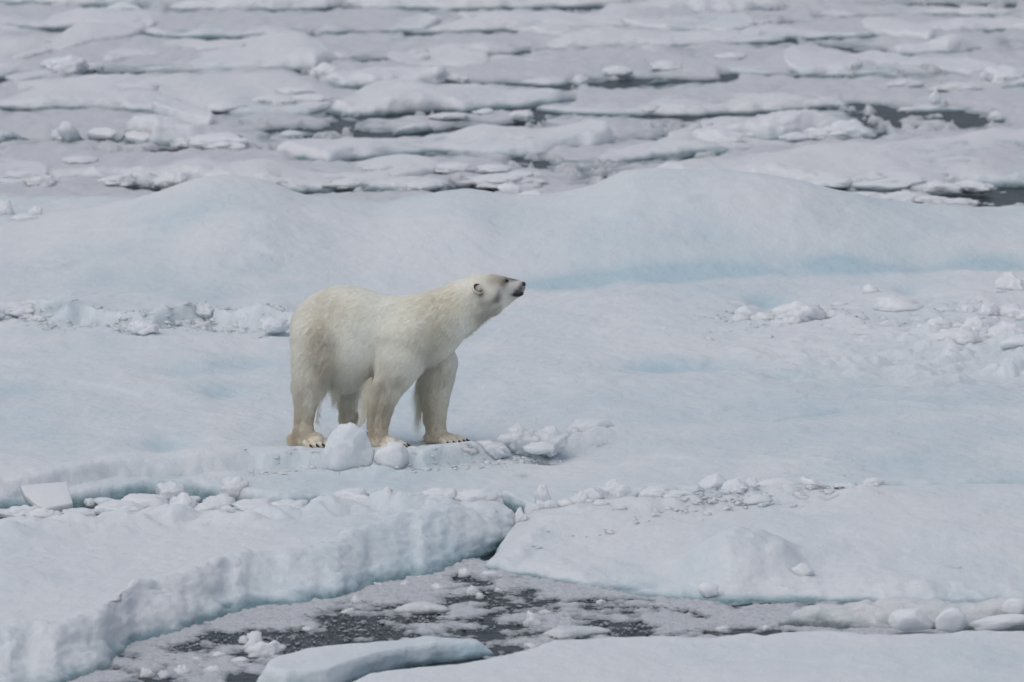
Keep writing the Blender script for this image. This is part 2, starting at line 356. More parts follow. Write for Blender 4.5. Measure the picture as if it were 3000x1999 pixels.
def build_main():
    X = np.linspace(-6.6, 6.6, 760)
    front = [(-600, 1505), (-200, 1494), (0, 1489), (210, 1472), (380, 1455), (480, 1444), (560, 1446), (640, 1458), (720, 1470), (800, 1476), (900, 1474), (1100, 1478), (1300, 1478), (1480, 1472),
             (1560, 1500), (1640, 1518), (1900, 1498), (2060, 1500), (2300, 1478), (2500, 1478), (3000, 1462), (3600, 1450)]
    yf = edge(X, front, -.17, 5, .06, 2.6, 3)
    lx, ly = line([(-600, 546), (0, 548), (430, 552), (520, 575), (600, 590), (3600, 585)], 0.0)
    yb = smooth1(np.interp(X, lx, ly), 9)
    nu = len(X)
    D = yb-yf
    nf = 26; th = np.linspace(0, math.pi/2, nf, endpoint=False); r = .14
    g = np.concatenate([np.linspace(0, 6, 220), 6+np.linspace(0, 9, 221)[1:], 15+np.linspace(0, 12, 151)[1:]])/27.0
    base = ZW-.08
    Y = np.concatenate([yf+r*(1-np.cos(th))[:, None], yf+r+(D-r)*g[:, None]]); XX = np.broadcast_to(X, Y.shape)
    K = np.concatenate([np.sin(th)**.8, np.ones(len(g))])[:, None]
    FW = np.concatenate([np.cos(th)**.5, np.zeros(len(g))])[:, None]*np.ones(nu)
    zt = main_top(XX, Y)
    drop = sstep(.9, 0, yb-Y); zt = zt*(1-drop)+(ZW-.05)*drop
    Z = base+(zt-base)*K
    P = np.stack([XX, Y, Z], -1).astype(np.float32); nrm = grid_normals(P)
    near = np.exp(-((np.maximum(Y-yf-r, 0))/.35)**2)*(1-sstep(1.5, 3, X))
    lipn = np.exp(-(((Y-np.interp(XX, *LIP))+.05)/.16)**2)*(1-sstep(.4, 1.4, XX))
    scn = np.exp(-(((Y-np.interp(XX, *SCARP))-.08)/.35)**2)*(1-sstep(-2., -1.4, XX))
    amp = .045*np.clip(FW*(1-sstep(1.5, 3, XX))+.5*near+.55*lipn+.75*scn, 0, 1)
    P = P+nrm*(amp*(.7*fbm(XX*2.2, Y*1.6, Z*3, 3, 5)+.5*sstep(-.2, .5, noise(XX*1.3, Y, seed=6))*billow(XX*5.5, Y*4.0, Z*7, 2, 5, .4)+.25*fbm(XX*16, Y*9, Z*3.5, 2, 7)))[..., None]
    zz = P[..., 2]; nw = fbm(XX*3, Y*2, zz*6, oct=3, seed=15)
    wet = sstep(ZW+.10+.05*sstep(-2., -2.6, XX), ZW+.01, zz+nw*.05)*(1-sstep(.2, 1.0, XX)*.8)
    wet = np.clip(wet + .35*sstep(.5, .0, np.abs(Y-np.interp(XX, *SCARP)+.02)/.25)*(1-sstep(-1.9, -1.4, XX))*sstep(.0, .4, nw+.1), 0, 1)
    bl = .20+.38*fbm(XX*.5, Y*.2, oct=3, seed=25)+main_blue(XX, Y)+.35*sstep(ZW+.19, ZW+.05, zz+nw*.05)*(XX < .6)*(XX > -9)*sstep(-2.0, -2.6, XX)
    o = mesh_from('ice_field', P.reshape(-1, 3), grid_faces(*Y.shape), M_SNOW, {'blue': np.clip(bl, -.6, 1).ravel(), 'wet': wet.ravel()})
    tag(o, 'broad snow-covered ice field under the bear with low mounds behind', None, None, 'structure')
build_main()
def ground_z(x, y): return float(main_top(np.array([x], np.float32), np.array([y], np.float32))[0])

# ------------------------------------------------------------------ nearer floes
_h = at_z(2185., 1752., ZW)
def HUMP(x, y):                                            # the rounded hump at the edge of the lower right floe
    u = (x-_h[0])/.40; v = (y-_h[1]-.75)/.75
    return .25*np.exp(-(u*u+v*v)**1.6)*(1+.25*noise(x*3.2, y*2, seed=801)+.12*noise(x*8, y*5, seed=802))+.05*np.exp(-(((x-_h[0]-.55)/.16)**2+((y-_h[1]-1.3)/.35)**2))
def floe(front, back, z, label, x_step=.02, H=None, name='ice_floe', cat='ice floe', mat=None, zb=None, rows=(22, 60, 6), topf=None, ztop=None,
         amp=.05, scale=4.5, lump=.03, seed=1, eamp=.06, efreq=2.5, r=.16, und=1.0, group=None, kind=None, tpow=1.0, blue=.1, wet_h=.16, wet_top=0., sm=5, end_r=.35, hvar=0., kp=.8, lin=0.):
    zt = ZW+H
    fx, fy = line(front, ZW+.015); bx, by = line(back, zt)
    x0 = max(min(fx[0], bx[0]), -8.5); x1 = min(max(fx[-1], bx[-1]), 8.5)
    X = np.linspace(x0, x1, max(24, int((x1-x0)/x_step)))
    yf = smooth1(np.interp(X, fx, fy), sm); yb = smooth1(np.interp(X, bx, by), sm)
    nz = noise(X*efreq, X*0+seed*3.7, seed=seed)+.5*noise(X*efreq*2.3, X*0+seed, seed=seed+1)+.25*noise(X*efreq*5.3, X*0+seed, seed=seed+2)
    yf = yf+eamp*nz
    yb = np.maximum(yb, yf+.03)
    ends = np.minimum(sstep(x0-.001, x0+.25, X), 1-sstep(x1-.25, x1+.001, X))
    mid = yf*.6+yb*.4
    if x0 > -8.4: k = sstep(x0-.001, x0+.3, X); yf = mid+(yf-mid)*np.sqrt(k); yb = mid+(yb-mid)*np.sqrt(k)
    if x1 < 8.4: k = 1-sstep(x1-.3, x1+.001, X); yf = mid+(yf-mid)*np.sqrt(k); yb = mid+(yb-mid)*np.sqrt(k)
    def top(x, y):
        q = zt+und*undul(x, y, seed*7)
        return q if topf is None else q+topf(x, y, yf, yb)
    o = loft(name, X, yf, yb, top, H, r, rows[0], rows[1], rows[2], mat or M_FLOE, amp, scale, tpow, seed, lump, wet_h, blue, wet_top=wet_top, end_r=end_r, hvar=hvar, kp=kp, lin=lin)
    return tag(o, label, cat, group, kind)

GF = 'ice floes round the slushy lead in front'
# foreground left
floe([(-500, 2070), (-100, 2040), (150, 2025), (270, 1995), (330, 1945), (380, 1905), (470, 1872), (560, 1850), (640, 1822), (760, 1800), (860, 1782), (1000, 1757), (1100, 1725), (1180, 1700), (1290, 1680), (1380, 1655), (1440, 1630), (1495, 1600), (1540, 1562), (1575, 1530)],
     [(-500, 1505), (0, 1496), (300, 1486), (600, 1474), (900, 1462), (1100, 1456), (1350, 1458), (1480, 1468), (1575, 1500)], 0,
     'wide snowy floe filling the lower left, its knobbly front wall dropping to the slush', x_step=.0125, H=.235, rows=(70, 130, 10), amp=.062, scale=2.7, lump=.04, seed=3, eamp=.30, efreq=1.9, r=1.7, kp=.92, lin=.85,
     group=GF, und=1.0, wet_h=.20, mat=M_SNOW, tpow=1.15, topf=lambda x, y, yf, yb: ridge(x, y, CRUMBLE, .15, .42, 680)-.03*sstep(0, 1, (y-yf)/(yb-yf))+.07*np.exp(-((y-yf-1.3)/.5)**2)*(1+1.3*noise(x*1.3, y*.5, seed=5))+.05*np.exp(-((x+3.6)/.8)**2)*np.exp(-((y+8.3)/.8)**2))
# foreground right
floe([(1385, 1640), (1400, 1668), (1480, 1692), (1560, 1702), (1640, 1712), (1720, 1722), (1800, 1745), (1900, 1755), (2050, 1768), (2200, 1766), (2330, 1766), (2500, 1768), (2800, 1770), (3500, 1770)],
     [(1385, 1625), (1430, 1560), (1500, 1500), (1600, 1460), (1800, 1445), (2000, 1440), (2300, 1425), (2700, 1415), (3500, 1405)], 0,
     'low smooth floe at the lower right, sloping into the slush and bearing a rounded hump', x_step=.015, H=.215, rows=(40, 130, 6), amp=.035, scale=4.2, lump=.02, seed=5, eamp=.10, efreq=2.5, r=.55, kp=1.2,
     group=GF, und=1.0, wet_h=.05, mat=M_SNOW, topf=lambda x, y, yf, yb: ridge(x, y, SEAM, .10, .42, 640)+HUMP(x, y)+.03*sstep(1.5, 2.6, x)-.155*sstep(3.4, .1, y-yf)*(.92+.2*noise(x*1.6, y*.6, seed=55)))
# grey rough floe lower right
floe([(2150, 1826), (2240, 1833), (2400, 1838), (2600, 1842), (2700, 1848), (2900, 1850), (3500, 1850)],
     [(2170, 1795), (2280, 1752), (2400, 1738), (2600, 1732), (2750, 1738), (2900, 1746), (3500, 1755)], 0,
     'grey rough floe of refrozen slush at the right edge, behind the two pale blocks', x_step=.014, H=.20, rows=(40, 50, 8), amp=.05, scale=4.5, lump=.035, seed=8, eamp=.05, r=.9, kp=1.0,
     group=GF, mat=M_GREYICE, wet_h=.10, und=1.8)
# bottom floes
floe([(700, 2015), (830, 2025), (960, 2015), (1100, 1975), (1200, 1950), (1300, 1935), (1400, 1925), (1470, 1912), (1490, 1900)],
     [(720, 1975), (800, 1925), (900, 1898), (1000, 1888), (1140, 1872), (1250, 1858), (1400, 1852), (1450, 1858), (1490, 1895)], 0,
     'clean white slab at the bottom edge with a shaded side wall', x_step=.0125, H=.14, rows=(26, 70, 8), amp=.022, scale=4, lump=.01, seed=11, eamp=.03, r=.10, group=GF, mat=M_SNOW, wet_h=.05, und=.5)
floe([(900, 2100), (3500, 2100)],
     [(920, 2040), (1080, 1978), (1250, 1955), (1420, 1932), (1500, 1915), (1560, 1895), (1620, 1872), (1720, 1862), (1800, 1855), (1950, 1853), (2080, 1860), (2200, 1848), (2235, 1860), (2300, 1848), (2400, 1846), (2530, 1858), (2700, 1853), (3000, 1848), (3500, 1848)], 0,
     'nearest flat white floe along the bottom right of the frame', x_step=.016, blue=-.08, H=.12, rows=(8, 120, 22), amp=.025, scale=5, lump=.01, seed=13, eamp=.02, r=.10, group=GF, mat=M_SNOW, und=.8)
# low slabs afloat in the slush
GS = 'low slabs afloat in the slush'
for i, (fr, bk, h, lab) in enumerate([
        ([(1095, 1778), (1160, 1792), (1300, 1795), (1400, 1785), (1415, 1778)], [(1095, 1772), (1150, 1760), (1230, 1752), (1330, 1764), (1415, 1772)], .075, 'long low grey-white slab floating in the middle of the slush'),
        ([(1450, 1797), (1540, 1803), (1640, 1800), (1690, 1788)], [(1455, 1793), (1520, 1778), (1600, 1770), (1650, 1775), (1690, 1782)], .07, 'second low slab floating right of the long grey-white one'),
        ([(1310, 1822), (1370, 1830), (1440, 1826)], [(1310, 1820), (1370, 1812), (1440, 1818)], .035, 'thin flat slab barely above the slush, below the long slab'),
        ([(1480, 1885), (1540, 1890), (1640, 1880), (1640, 1876)], [(1480, 1880), (1560, 1870), (1640, 1872)], .04, 'thin grey slab between the bottom slab and the nearest floe'),
        ([(1530, 1850), (1640, 1868), (1760, 1856), (1850, 1840), (1850, 1835)], [(1530, 1843), (1640, 1832), (1750, 1824), (1850, 1830)], .05, 'broad grey slush slab just behind the nearest floe'),
        ([(2050, 1810), (2120, 1815), (2200, 1808)], [(2050, 1804), (2100, 1790), (2200, 1795)], .05, 'small pale slab at the right end of the slush'),
        ([(1750, 1820), (1820, 1826), (1900, 1815), (1990, 1808)], [(1755, 1815), (1830, 1806), (1900, 1795), (1985, 1800)], .045, 'flat slush-coated slab right of centre in the lead')]):
    floe(fr, bk, 0, lab, x_step=.012, H=h, name='ice_slab', cat='ice slab', rows=(14, 24, 6), amp=.018, scale=8, lump=.012, seed=20+i, eamp=.03, efreq=5, r=.09, und=.4, group=GS, mat=M_GREYICE, wet_h=.035, end_r=.2)

# ------------------------------------------------------------------ floes behind the mounds
GB = 'ice floes packed behind the snow mounds'
POOLS = [(2700, 350, 190, 32, 1.15), (2960, 585, 260, 48, 1.15), (900, 205, 40, 22, 1), (1540, 480, 80, 22, .8), (1000, 372, 40, 14, .8), (1180, 330, 170, 12, 1), (1700, 515, 130, 40, .45), (880, 388, 130, 12, .5),
         (2520, 315, 60, 10, 1), (560, 445, 250, 9, .8), (2650, 15, 130, 12, .6), (2900, 18, 200, 10, .8), (200, 5, 60, 12, 1), (270, 15, 60, 10, .8), (2260, 30, 50, 10, .7), (650, 103, 260, 7, .9), (2900, 85, 60, 8, .8), (2600, 160, 70, 8, .8), (1890, 240, 90, 8, .8),
         (2060, 458, 60, 10, .6), (470, 556, 80, 8, 1), (1000, 565, 150, 8, .6), (1400, 556, 120, 12, .7), (2470, 562, 90, 8, .6), (2150, 72, 200, 6, .8), (2760, 530, 180, 14, .5)]
FAR = [
 ([(-400, 545), (0, 540), (150, 540), (215, 531), (290, 531), (400, 530), (470, 553), (520, 548), (700, 560), (960, 562), (1085, 561), (1215, 563), (1300, 556), (1374, 546), (1400, 530)],
  [(-400, 472), (200, 468), (560, 462), (900, 478), (1050, 480), (1250, 490), (1400, 515)], .24, .10, 'lumpy floe directly behind the left snow mound, crumbled along its whole front'),
 ([(840, 462), (960, 480), (1020, 469), (1110, 465), (1200, 452), (1310, 447), (1440, 462), (1590, 458), (1700, 440)],
  [(800, 405), (1000, 397), (1300, 372), (1600, 362), (1800, 365)], .20, .03, 'smooth pale floe behind the gap between the two mounds'),
 ([(1590, 482), (1680, 500), (1800, 482), (1915, 465), (2000, 460), (2130, 447), (2200, 432)],
  [(1580, 445), (1700, 412), (1850, 392), (2000, 374), (2170, 372)], .26, .05, 'thick floe with a teal undercut front behind the right snow mound'),
 ([(1900, 520), (2250, 535), (2370, 545), (2430, 556), (2500, 566), (2600, 562), (2700, 567), (2860, 548), (3000, 545), (3500, 548)],
  [(1980, 470), (2200, 432), (2470, 406), (2790, 380), (3000, 354), (3500, 320)], .20, .07, 'large flat floe behind the right mound with rubble along its near edge'),
 ([(1740, 405), (1900, 405), (2000, 420), (2180, 414), (2300, 414), (2430, 405), (2480, 402), (2555, 399), (2595, 380)],
  [(1740, 385), (2000, 352), (2100, 342), (2350, 330), (2500, 338), (2590, 360)], .34, .07, 'thick white floe ending at the dark pool on the right'),
 ([(2805, 358), (2900, 363), (3000, 355), (3500, 345)], [(2815, 350), (2910, 335), (3000, 335), (3500, 325)], .2, .05, 'small floe on the right side of the dark pool'),
 ([(2570, 316), (2650, 326), (2760, 327), (2850, 320), (3000, 316), (3400, 310)], [(2590, 309), (2700, 299), (2850, 304), (3400, 300)], .08, .03, 'thin flat floe in the back of the dark pool, carrying a spike of ice'),
 ([(2460, 300), (2500, 309), (2600, 304), (2690, 292), (2760, 289), (2900, 283), (2920, 276)], [(2470, 293), (2600, 277), (2800, 266), (2910, 268)], .14, .04, 'narrow long floe just behind the spiked one'),
 ([(2560, 268), (2700, 260), (2860, 261), (2900, 268), (3000, 265), (3500, 262)], [(2560, 255), (2800, 232), (2900, 205), (3000, 195), (3500, 195)], .36, .05, 'high yellowish floe at the right edge above the dark pool'),
 ([(1560, 325), (1750, 335), (2000, 338), (2200, 327), (2440, 312), (2495, 316), (2520, 305)], [(1560, 285), (1750, 272), (2000, 262), (2400, 260), (2500, 285)], .13, .04, 'wide low floe behind the thick white one, slightly yellow'),
 ([(1035, 386), (1060, 393), (1150, 393), (1220, 389), (1330, 374), (1450, 366), (1575, 356), (1590, 345)], [(1100, 368), (1160, 345), (1260, 340), (1310, 345), (1370, 335), (1440, 335), (1530, 325), (1580, 335)], .24, .05, 'long white floe below the thin black crack in the middle distance'),
 ([(980, 338), (1130, 336), (1210, 328), (1300, 324), (1360, 327), (1450, 318), (1560, 313), (1680, 300), (1690, 285)], [(960, 275), (1100, 232), (1340, 222), (1500, 245), (1680, 255)], .22, .05, 'lumpy floe above the thin black crack in the middle distance'),
 ([(-400, 325), (0, 318), (300, 315), (560, 330), (700, 341), (800, 339), (965, 335), (985, 322)], [(-400, 225), (400, 222), (700, 212), (850, 208), (920, 240), (970, 275)], .14, .05, 'wide floe on the left, its right edge cut off diagonally by a dark notch'),
 ([(-400, 415), (30, 420), (150, 412), (200, 421), (325, 402), (380, 425), (560, 431), (690, 428), (770, 412), (790, 400)], [(-400, 352), (300, 352), (400, 348), (750, 355), (790, 385)], .34, .09, 'thick crumbled floe on the left above a thin teal water line'),
 ([(760, 405), (800, 409), (1000, 386), (1010, 380)], [(755, 388), (850, 368), (1000, 370)], .09, .02, 'thin flat slab of ice beside the teal water line'),
 ([(-400, 235), (0, 228), (180, 212), (230, 212), (400, 211), (700, 207), (850, 203), (935, 207), (950, 200)], [(-400, 95), (300, 104), (560, 116), (900, 110), (1000, 150)], .14, .03, 'big flat floe in the upper left with one peaked hump'),
 ([(-400, 80), (250, 83), (480, 105), (600, 111), (800, 105), (1000, 97), (1250, 92), (1300, 80)], [(-400, 30), (200, 28), (600, 20), (1250, 25)], .16, .03, 'flat floe in the upper left above a thin dark line'),
 ([(925, 225), (945, 247), (990, 257), (1100, 262), (1300, 255), (1340, 245)], [(930, 205), (1000, 190), (1200, 180), (1350, 205)], .24, .07, 'yellowish rounded floe right of the dark notch'),
 ([(1320, 240), (1500, 243), (1660, 250), (1695, 240)], [(1330, 205), (1500, 190), (1690, 210)], .12, .03, 'low floe in the middle, left of the split by the dark gap'),
 ([(1720, 242), (1800, 247), (1900, 242), (2000, 236), (2130, 232), (2160, 225)], [(1725, 228), (1800, 208), (1950, 195), (2100, 205), (2150, 215)], .24, .06, 'floe with two peaks in the middle distance above a dark slot'),
 ([(2100, 215), (2300, 220), (2560, 225), (2800, 215), (2900, 200)], [(2150, 175), (2300, 150), (2500, 170), (2850, 165)], .14, .05, 'broken floe left of the high yellowish one'),
 ([(1500, 150), (1800, 140), (2000, 135), (2200, 128), (2330, 118)], [(1560, 120), (1700, 98), (1820, 92), (2000, 85), (2250, 82), (2320, 100)], .14, .03, 'long low floe crossing the upper middle'),
 ([(2400, 138), (2500, 146), (2590, 156), (2630, 167), (2780, 164), (2900, 152), (3050, 147), (3500, 140)], [(2410, 130), (2470, 124), (2560, 118), (2700, 116), (2800, 108), (2870, 112), (3050, 118), (3500, 112)], .24, .05, 'floe in the upper right with a curved dark shadow line below it'),
 ([(2150, 122), (2330, 112), (2500, 108), (2650, 98), (2800, 94), (2940, 88), (3050, 100), (3500, 96)], [(2200, 82), (2350, 72), (2500, 64), (2700, 58), (3050, 50), (3500, 44)], .12, .05, 'pale yellowish floe high in the upper right'),
 ([(1180, 100), (1500, 88), (1780, 82), (2050, 79), (2290, 70), (2320, 60)], [(1200, 60), (1500, 38), (1900, 36), (2290, 45)], .13, .03, 'flat floe in the upper middle above a thin dark line'),
 ([(930, 180), (1100, 172), (1300, 166), (1440, 163), (1560, 150)], [(960, 140), (1150, 122), (1350, 118), (1540, 130)], .13, .05, 'rough low floe in the upper middle with small dark pits'),
 ([(-400, 18), (100, 14), (330, 22), (420, 18), (460, 6)], [(-400, -30), (400, -32), (460, -10)], .22, .07, 'floe cut off by the top edge at the upper left'),
 ([(1000, 22), (1400, 28), (1640, 20), (1850, 16)], [(1000, -20), (1400, -25), (1850, -20)], .16, .05, 'floe cut off by the top edge in the middle'),
 ([(2000, 44), (2180, 38), (2300, 24), (2330, 14)], [(2000, 0), (2200, -10), (2330, -2)], .14, .06, 'floe cut off by the top edge on the right'),
 ([(480, 30), (700, 34), (960, 26), (1000, 14)], [(500, -10), (760, -18), (1000, -8)], .20, .06, 'floe cut off by the top edge, left of the middle one'),
 ([(2380, 48), (2600, 46), (2700, 40), (2850, 44), (3400, 30)], [(2380, 30), (2600, 22), (3400, 6)], .06, .04, 'thin slushy floe by the upper right corner'),
]
far_front = []
for i, (fr, bk, H, amp, lab) in enumerate(FAR):
    floe(fr, bk, 0, lab, x_step=.03, H=H*.68, kp=.95, rows=(18, 24, 5), amp=amp, scale=3.6, lump=amp*1.0, seed=40+i, eamp=.12, efreq=1.6, r=.26, und=1.1, group=GB, wet_h=min(.12, H*.45), blue=.0, end_r=.5, hvar=.55)
    far_front.append((line(fr, ZW), H))
# small broken plates wedged between them
PC = [(at_z(a, b, ZW), a, b, c, d) for a, b, c, d, e in POOLS[:10]]
PL = []
for k in range(44):
    y0 = 21+30*rng.random()**1.1; x = (rng.random()*2-1)*5.8; w_ = .7+1.7*rng.random()**2; dp = 1.0+2.6*rng.random(); hh = .05+.09*rng.random()
    if y0 < 25: continue
    if any(abs(x-c[0][0]) < w_/2+c[3]/ppm(c[0][1]) and abs(y0-c[0][1]) < dp*.6+c[4]*.09*1.3 for c in PC): continue
    X = np.linspace(x-w_/2, x+w_/2, 60); t = (X-x)/(w_/2); q = np.sqrt(np.clip(1-np.abs(t)**3, 0, 1)); sk = .9*rng.normal()
    yf = y0+sk*t-dp*.4*q+.42*noise(X*2.1, X*0+k, seed=900+k); yb = y0+sk*t+dp*.6*q+.03+.42*noise(X*2.1, X*0+k, seed=950+k); yb = np.maximum(yb, yf+.03)
    o = loft('ice_floe', X, yf, yb, lambda a, b: ZW+hh+undul(a, b, k), hh, .16, 10, 14, 4, M_FLOE, .035, 4, 1, 700+k, .03, wet_h=.07, blue=0., end_r=.3, hvar=.4)
    PL.append((o, x, y0, w_))
ORD = ['first', 'second', 'third', 'fourth', 'fifth', 'sixth', 'seventh', 'eighth', 'ninth', 'tenth', 'eleventh', 'twelfth', 'thirteenth', 'fourteenth', 'fifteenth', 'sixteenth', 'seventeenth', 'eighteenth', 'nineteenth', 'twentieth']
def rank(items, fmt, cat, group):
    """items: (object, x, kind words). Labels count from the left among the pieces of one kind."""
    kinds = {}
    for it in items: kinds.setdefault(it[2], []).append(it)
    for kd, l in kinds.items():
        l.sort(key=lambda q: q[1])
        for n, it in enumerate(l): tag(it[0], fmt.format(kind=kd, ord=ORD[min(n, 19)] if len(l) > 1 else 'only'), cat, group)
rank([(o, x, ('narrow' if w_ < 1.1 else 'broad')+(' nearer' if y0 < 29 else ' far' if y0 > 38 else ' middle')) for o, x, y0, w_ in PL],
     '{ord} {kind} plate of ice from the left among the packed floes behind the mounds', 'ice floe', 'small plates between the packed floes')
# pack ice beyond the top of the frame
k = 0; BY = []
for Y0 in (52, 58, 64, 71, 79, 88):
    x = -9+rng.random()*2
    while x < 9:
        w_ = 3+rng.random()*5; X = np.linspace(x, x+w_, 60); y0 = Y0+rng.random()*3
        yf = y0+.5*noise(X*.7, X*0+Y0, seed=Y0); t = (X-x)/w_; d = 4.5*np.sqrt(np.clip(1-(2*t-1)**2, 0, 1))
        o = loft('ice_floe', X, yf+2-d*.4, yf+2+d*.6+.03, lambda a, b: ZW+.16+undul(a, b, Y0), .16, .2, 8, 14, 4, M_FLOE, .05, 3, 1, Y0, .05)
        BY.append((o, x+w_/2, 'in far row %s' % ORD[[52, 58, 64, 71, 79, 88].index(Y0)])); x += w_+.6; k += 1

rank(BY, '{ord} snowy floe from the left {kind} beyond the packed floes', 'ice floe', 'far floes beyond the packed ice')

# ------------------------------------------------------------------ slush
def slush_near():
    X = np.linspace(-5.2, 5.2, 760); Yr = np.linspace(-13.5, -.4, 430)
    XX, YY = np.meshgrid(X, Yr)
    a = fbm(XX*1.3, YY*.75, oct=4, seed=201); b = billow(XX*9, YY*6, oct=3, seed=211); c = fbm(XX*22, YY*12, oct=2, seed=221)
    cov = .02
    wc = at_z(np.array([1000., 1750, 620, 2000]), np.array([1830., 1815, 1870, 1830]), ZW)
    lev = cov+.75*a+.55*fbm(XX*4.2, YY*2.6, oct=3, seed=205)
    E = [(270, 1995), (330, 1945), (380, 1905), (470, 1872), (560, 1850), (640, 1822), (760, 1800), (860, 1782), (1000, 1757), (1100, 1725), (1180, 1700), (1290, 1680), (1380, 1655), (1500, 1690), (1640, 1712), (1800, 1745), (1900, 1755), (2050, 1768), (2200, 1766), (2400, 1838), (2700, 1848)]
    E = np.array(E, float); u = np.linspace(0, len(E)-1, 90); E = at_z(np.interp(u, range(len(E)), E[:, 0]), np.interp(u, range(len(E)), E[:, 1]), ZW)
    dm = np.full(XX.shape, 9.)
    for e in E: dm = np.minimum(dm, (XX-e[0])**2+((YY-e[1])*.7)**2)
    lev = lev+.75*np.exp(-(np.sqrt(dm)/.33)**2)*(1+.8*noise(XX*2.5, YY*1.5, seed=231))
    h = .022*np.clip(lev*1.7+.22, -1, 1.0)+.007*b*sstep(-.6, .4, lev)+.006*c
    # left lead: darker, open
    h = h-.012*sstep(-5.2, -4.2, YY)
    Z = ZW+h-.004
    dry = sstep(-.008, .026, h)
    o = mesh_from('slush', np.stack([XX, YY, Z], -1).reshape(-1, 3), grid_faces(*XX.shape), M_SLUSH, {'dry': dry.ravel()})
    tag(o, 'grey crystalline slush floating in the dark lead in front', None, None, 'stuff')
slush_near()
def slush_far():
    X = np.linspace(-9, 9, 420); Yr = np.concatenate([np.linspace(18.5, 48, 300), np.linspace(48, 110, 90)[1:]])
    XX, YY = np.meshgrid(X, Yr)
    a = fbm(XX*.8, YY*.28, oct=4, seed=301); b = billow(XX*3.2, YY*1.8, oct=3, seed=311); c = fbm(XX*11, YY*5, oct=2, seed=321)
    h = .055+.032*a+.022*b+.007*c
    # screen-free pools: ellipses lying on the water
    for px, py, wx, wy, s in POOLS:
        cxy = at_z(px, py, ZW); m = ppm(cxy[1]); ax = wx/m; far = at_z(px, py-wy, ZW)[1]; nr = at_z(px, py+wy, ZW)[1]; ay = (far-nr)/2
        q = ((XX-cxy[0])/ax)**2+((YY-cxy[1])/ay)**2
        h = h-s*.10*np.exp(-q**1.5*.8)
    _pool = h < .02
    h = h+_pool*.085*sstep(.16, .42, fbm(XX*2.4, YY*.9, oct=4, seed=341, gain=.6))
    for (lx, ly), H in far_front:
        d = np.interp(XX, lx, ly)-YY
        inside = (XX > lx[0])*(XX < lx[-1])
        h = h-inside*.085*np.exp(-np.abs(d-.25)/.55)*(d > -.6)*np.clip(.6+.9*noise(XX*.5, YY*.1, seed=333), 0, 1)
    dry = sstep(-.01, .045, h)
    o = mesh_from('brash_ice', np.stack([XX, YY, ZW+h], -1).reshape(-1, 3), grid_faces(*XX.shape), M_SLUSHFAR, {'dry': dry.ravel()})
    tag(o, 'loose brash ice and slush between the distant floes', None, None, 'stuff')
slush_far()

# ------------------------------------------------------------------ chunks of ice and snow
def ico(sub):
    bm = bmesh.new(); bmesh.ops.create_icosphere(bm, subdivisions=sub, radius=1)
    V = np.array([v.co[:] for v in bm.verts]); F = np.array([[v.index for v in f.verts] for f in bm.faces]); bm.free(); return V, F
ICO4, ICO3, ICO1 = ico(5), ico(4), ico(1)
def chunk_mesh(name, seed, cuts, lumpy, base=None, mat=None, soft=.04):
    V, F = base or ICO3
    r = np.random.default_rng(seed); V = V.copy()
    for _ in range(cuts):
        n = r.normal(size=3); n[2] *= .7; n /= np.linalg.norm(n); d = .52+.3*r.random()
        e = V@n-d; s = soft*np.logaddexp(0, e/soft); V = V-(s*.85)[:, None]*n
    V = V/np.abs(V).max(0)
    n = V/np.linalg.norm(V, axis=1, keepdims=True)
    k = lumpy*(.30*billow(V[:, 0]*1.6+seed, V[:, 1]*1.6, V[:, 2]*1.6, 3, seed))+.10*fbm(V[:, 0]*2+seed, V[:, 1]*2, V[:, 2]*2, oct=3, seed=seed)+.03*fbm(V[:, 0]*7, V[:, 1]*9, V[:, 2]*9, oct=2, seed=seed)
    V = V+n*k[:, None]
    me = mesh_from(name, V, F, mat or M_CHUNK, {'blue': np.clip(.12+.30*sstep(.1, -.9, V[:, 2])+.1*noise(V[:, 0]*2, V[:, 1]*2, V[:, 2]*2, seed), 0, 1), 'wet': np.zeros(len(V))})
    return me
def on_ice(px, py, dz=-.03):
    z = 0.
    for _ in range(3): p = at_z(float(px), float(py), z); z = min(ground_z(p[0], p[1]+q) for q in (-.05, .05, .2, .4))
    return z+dz
def place(px, py, wpx, hpx, label, seed, cuts=6, lumpy=.3, z=0.0, name='ice_chunk', cat='ice chunk', group=None, depth=.9, embed=.25, rot=0.0, tilt=(0, 0), base=None, mat=None, src=None):
    if z is None: z = on_ice(px, py)
    p = at_z(float(px), float(py), z); m = ppm(p[1])
    sx = wpx/2/m; sz = hpx/m/(2-2*embed*.9)*1.0; sy = sx*depth
    if src is None: o = chunk_mesh(name, seed, cuts, lumpy, base, mat, .05)
    else: o = src.copy(); COL.objects.link(o)
    o.name = name
    o.scale = (sx, sy, sz); o.rotation_euler = (tilt[0], tilt[1], rot)
    o.location = (p[0], p[1]+sy*.75, z+sz*(1-2*embed))
    return tag(o, label, cat, group)

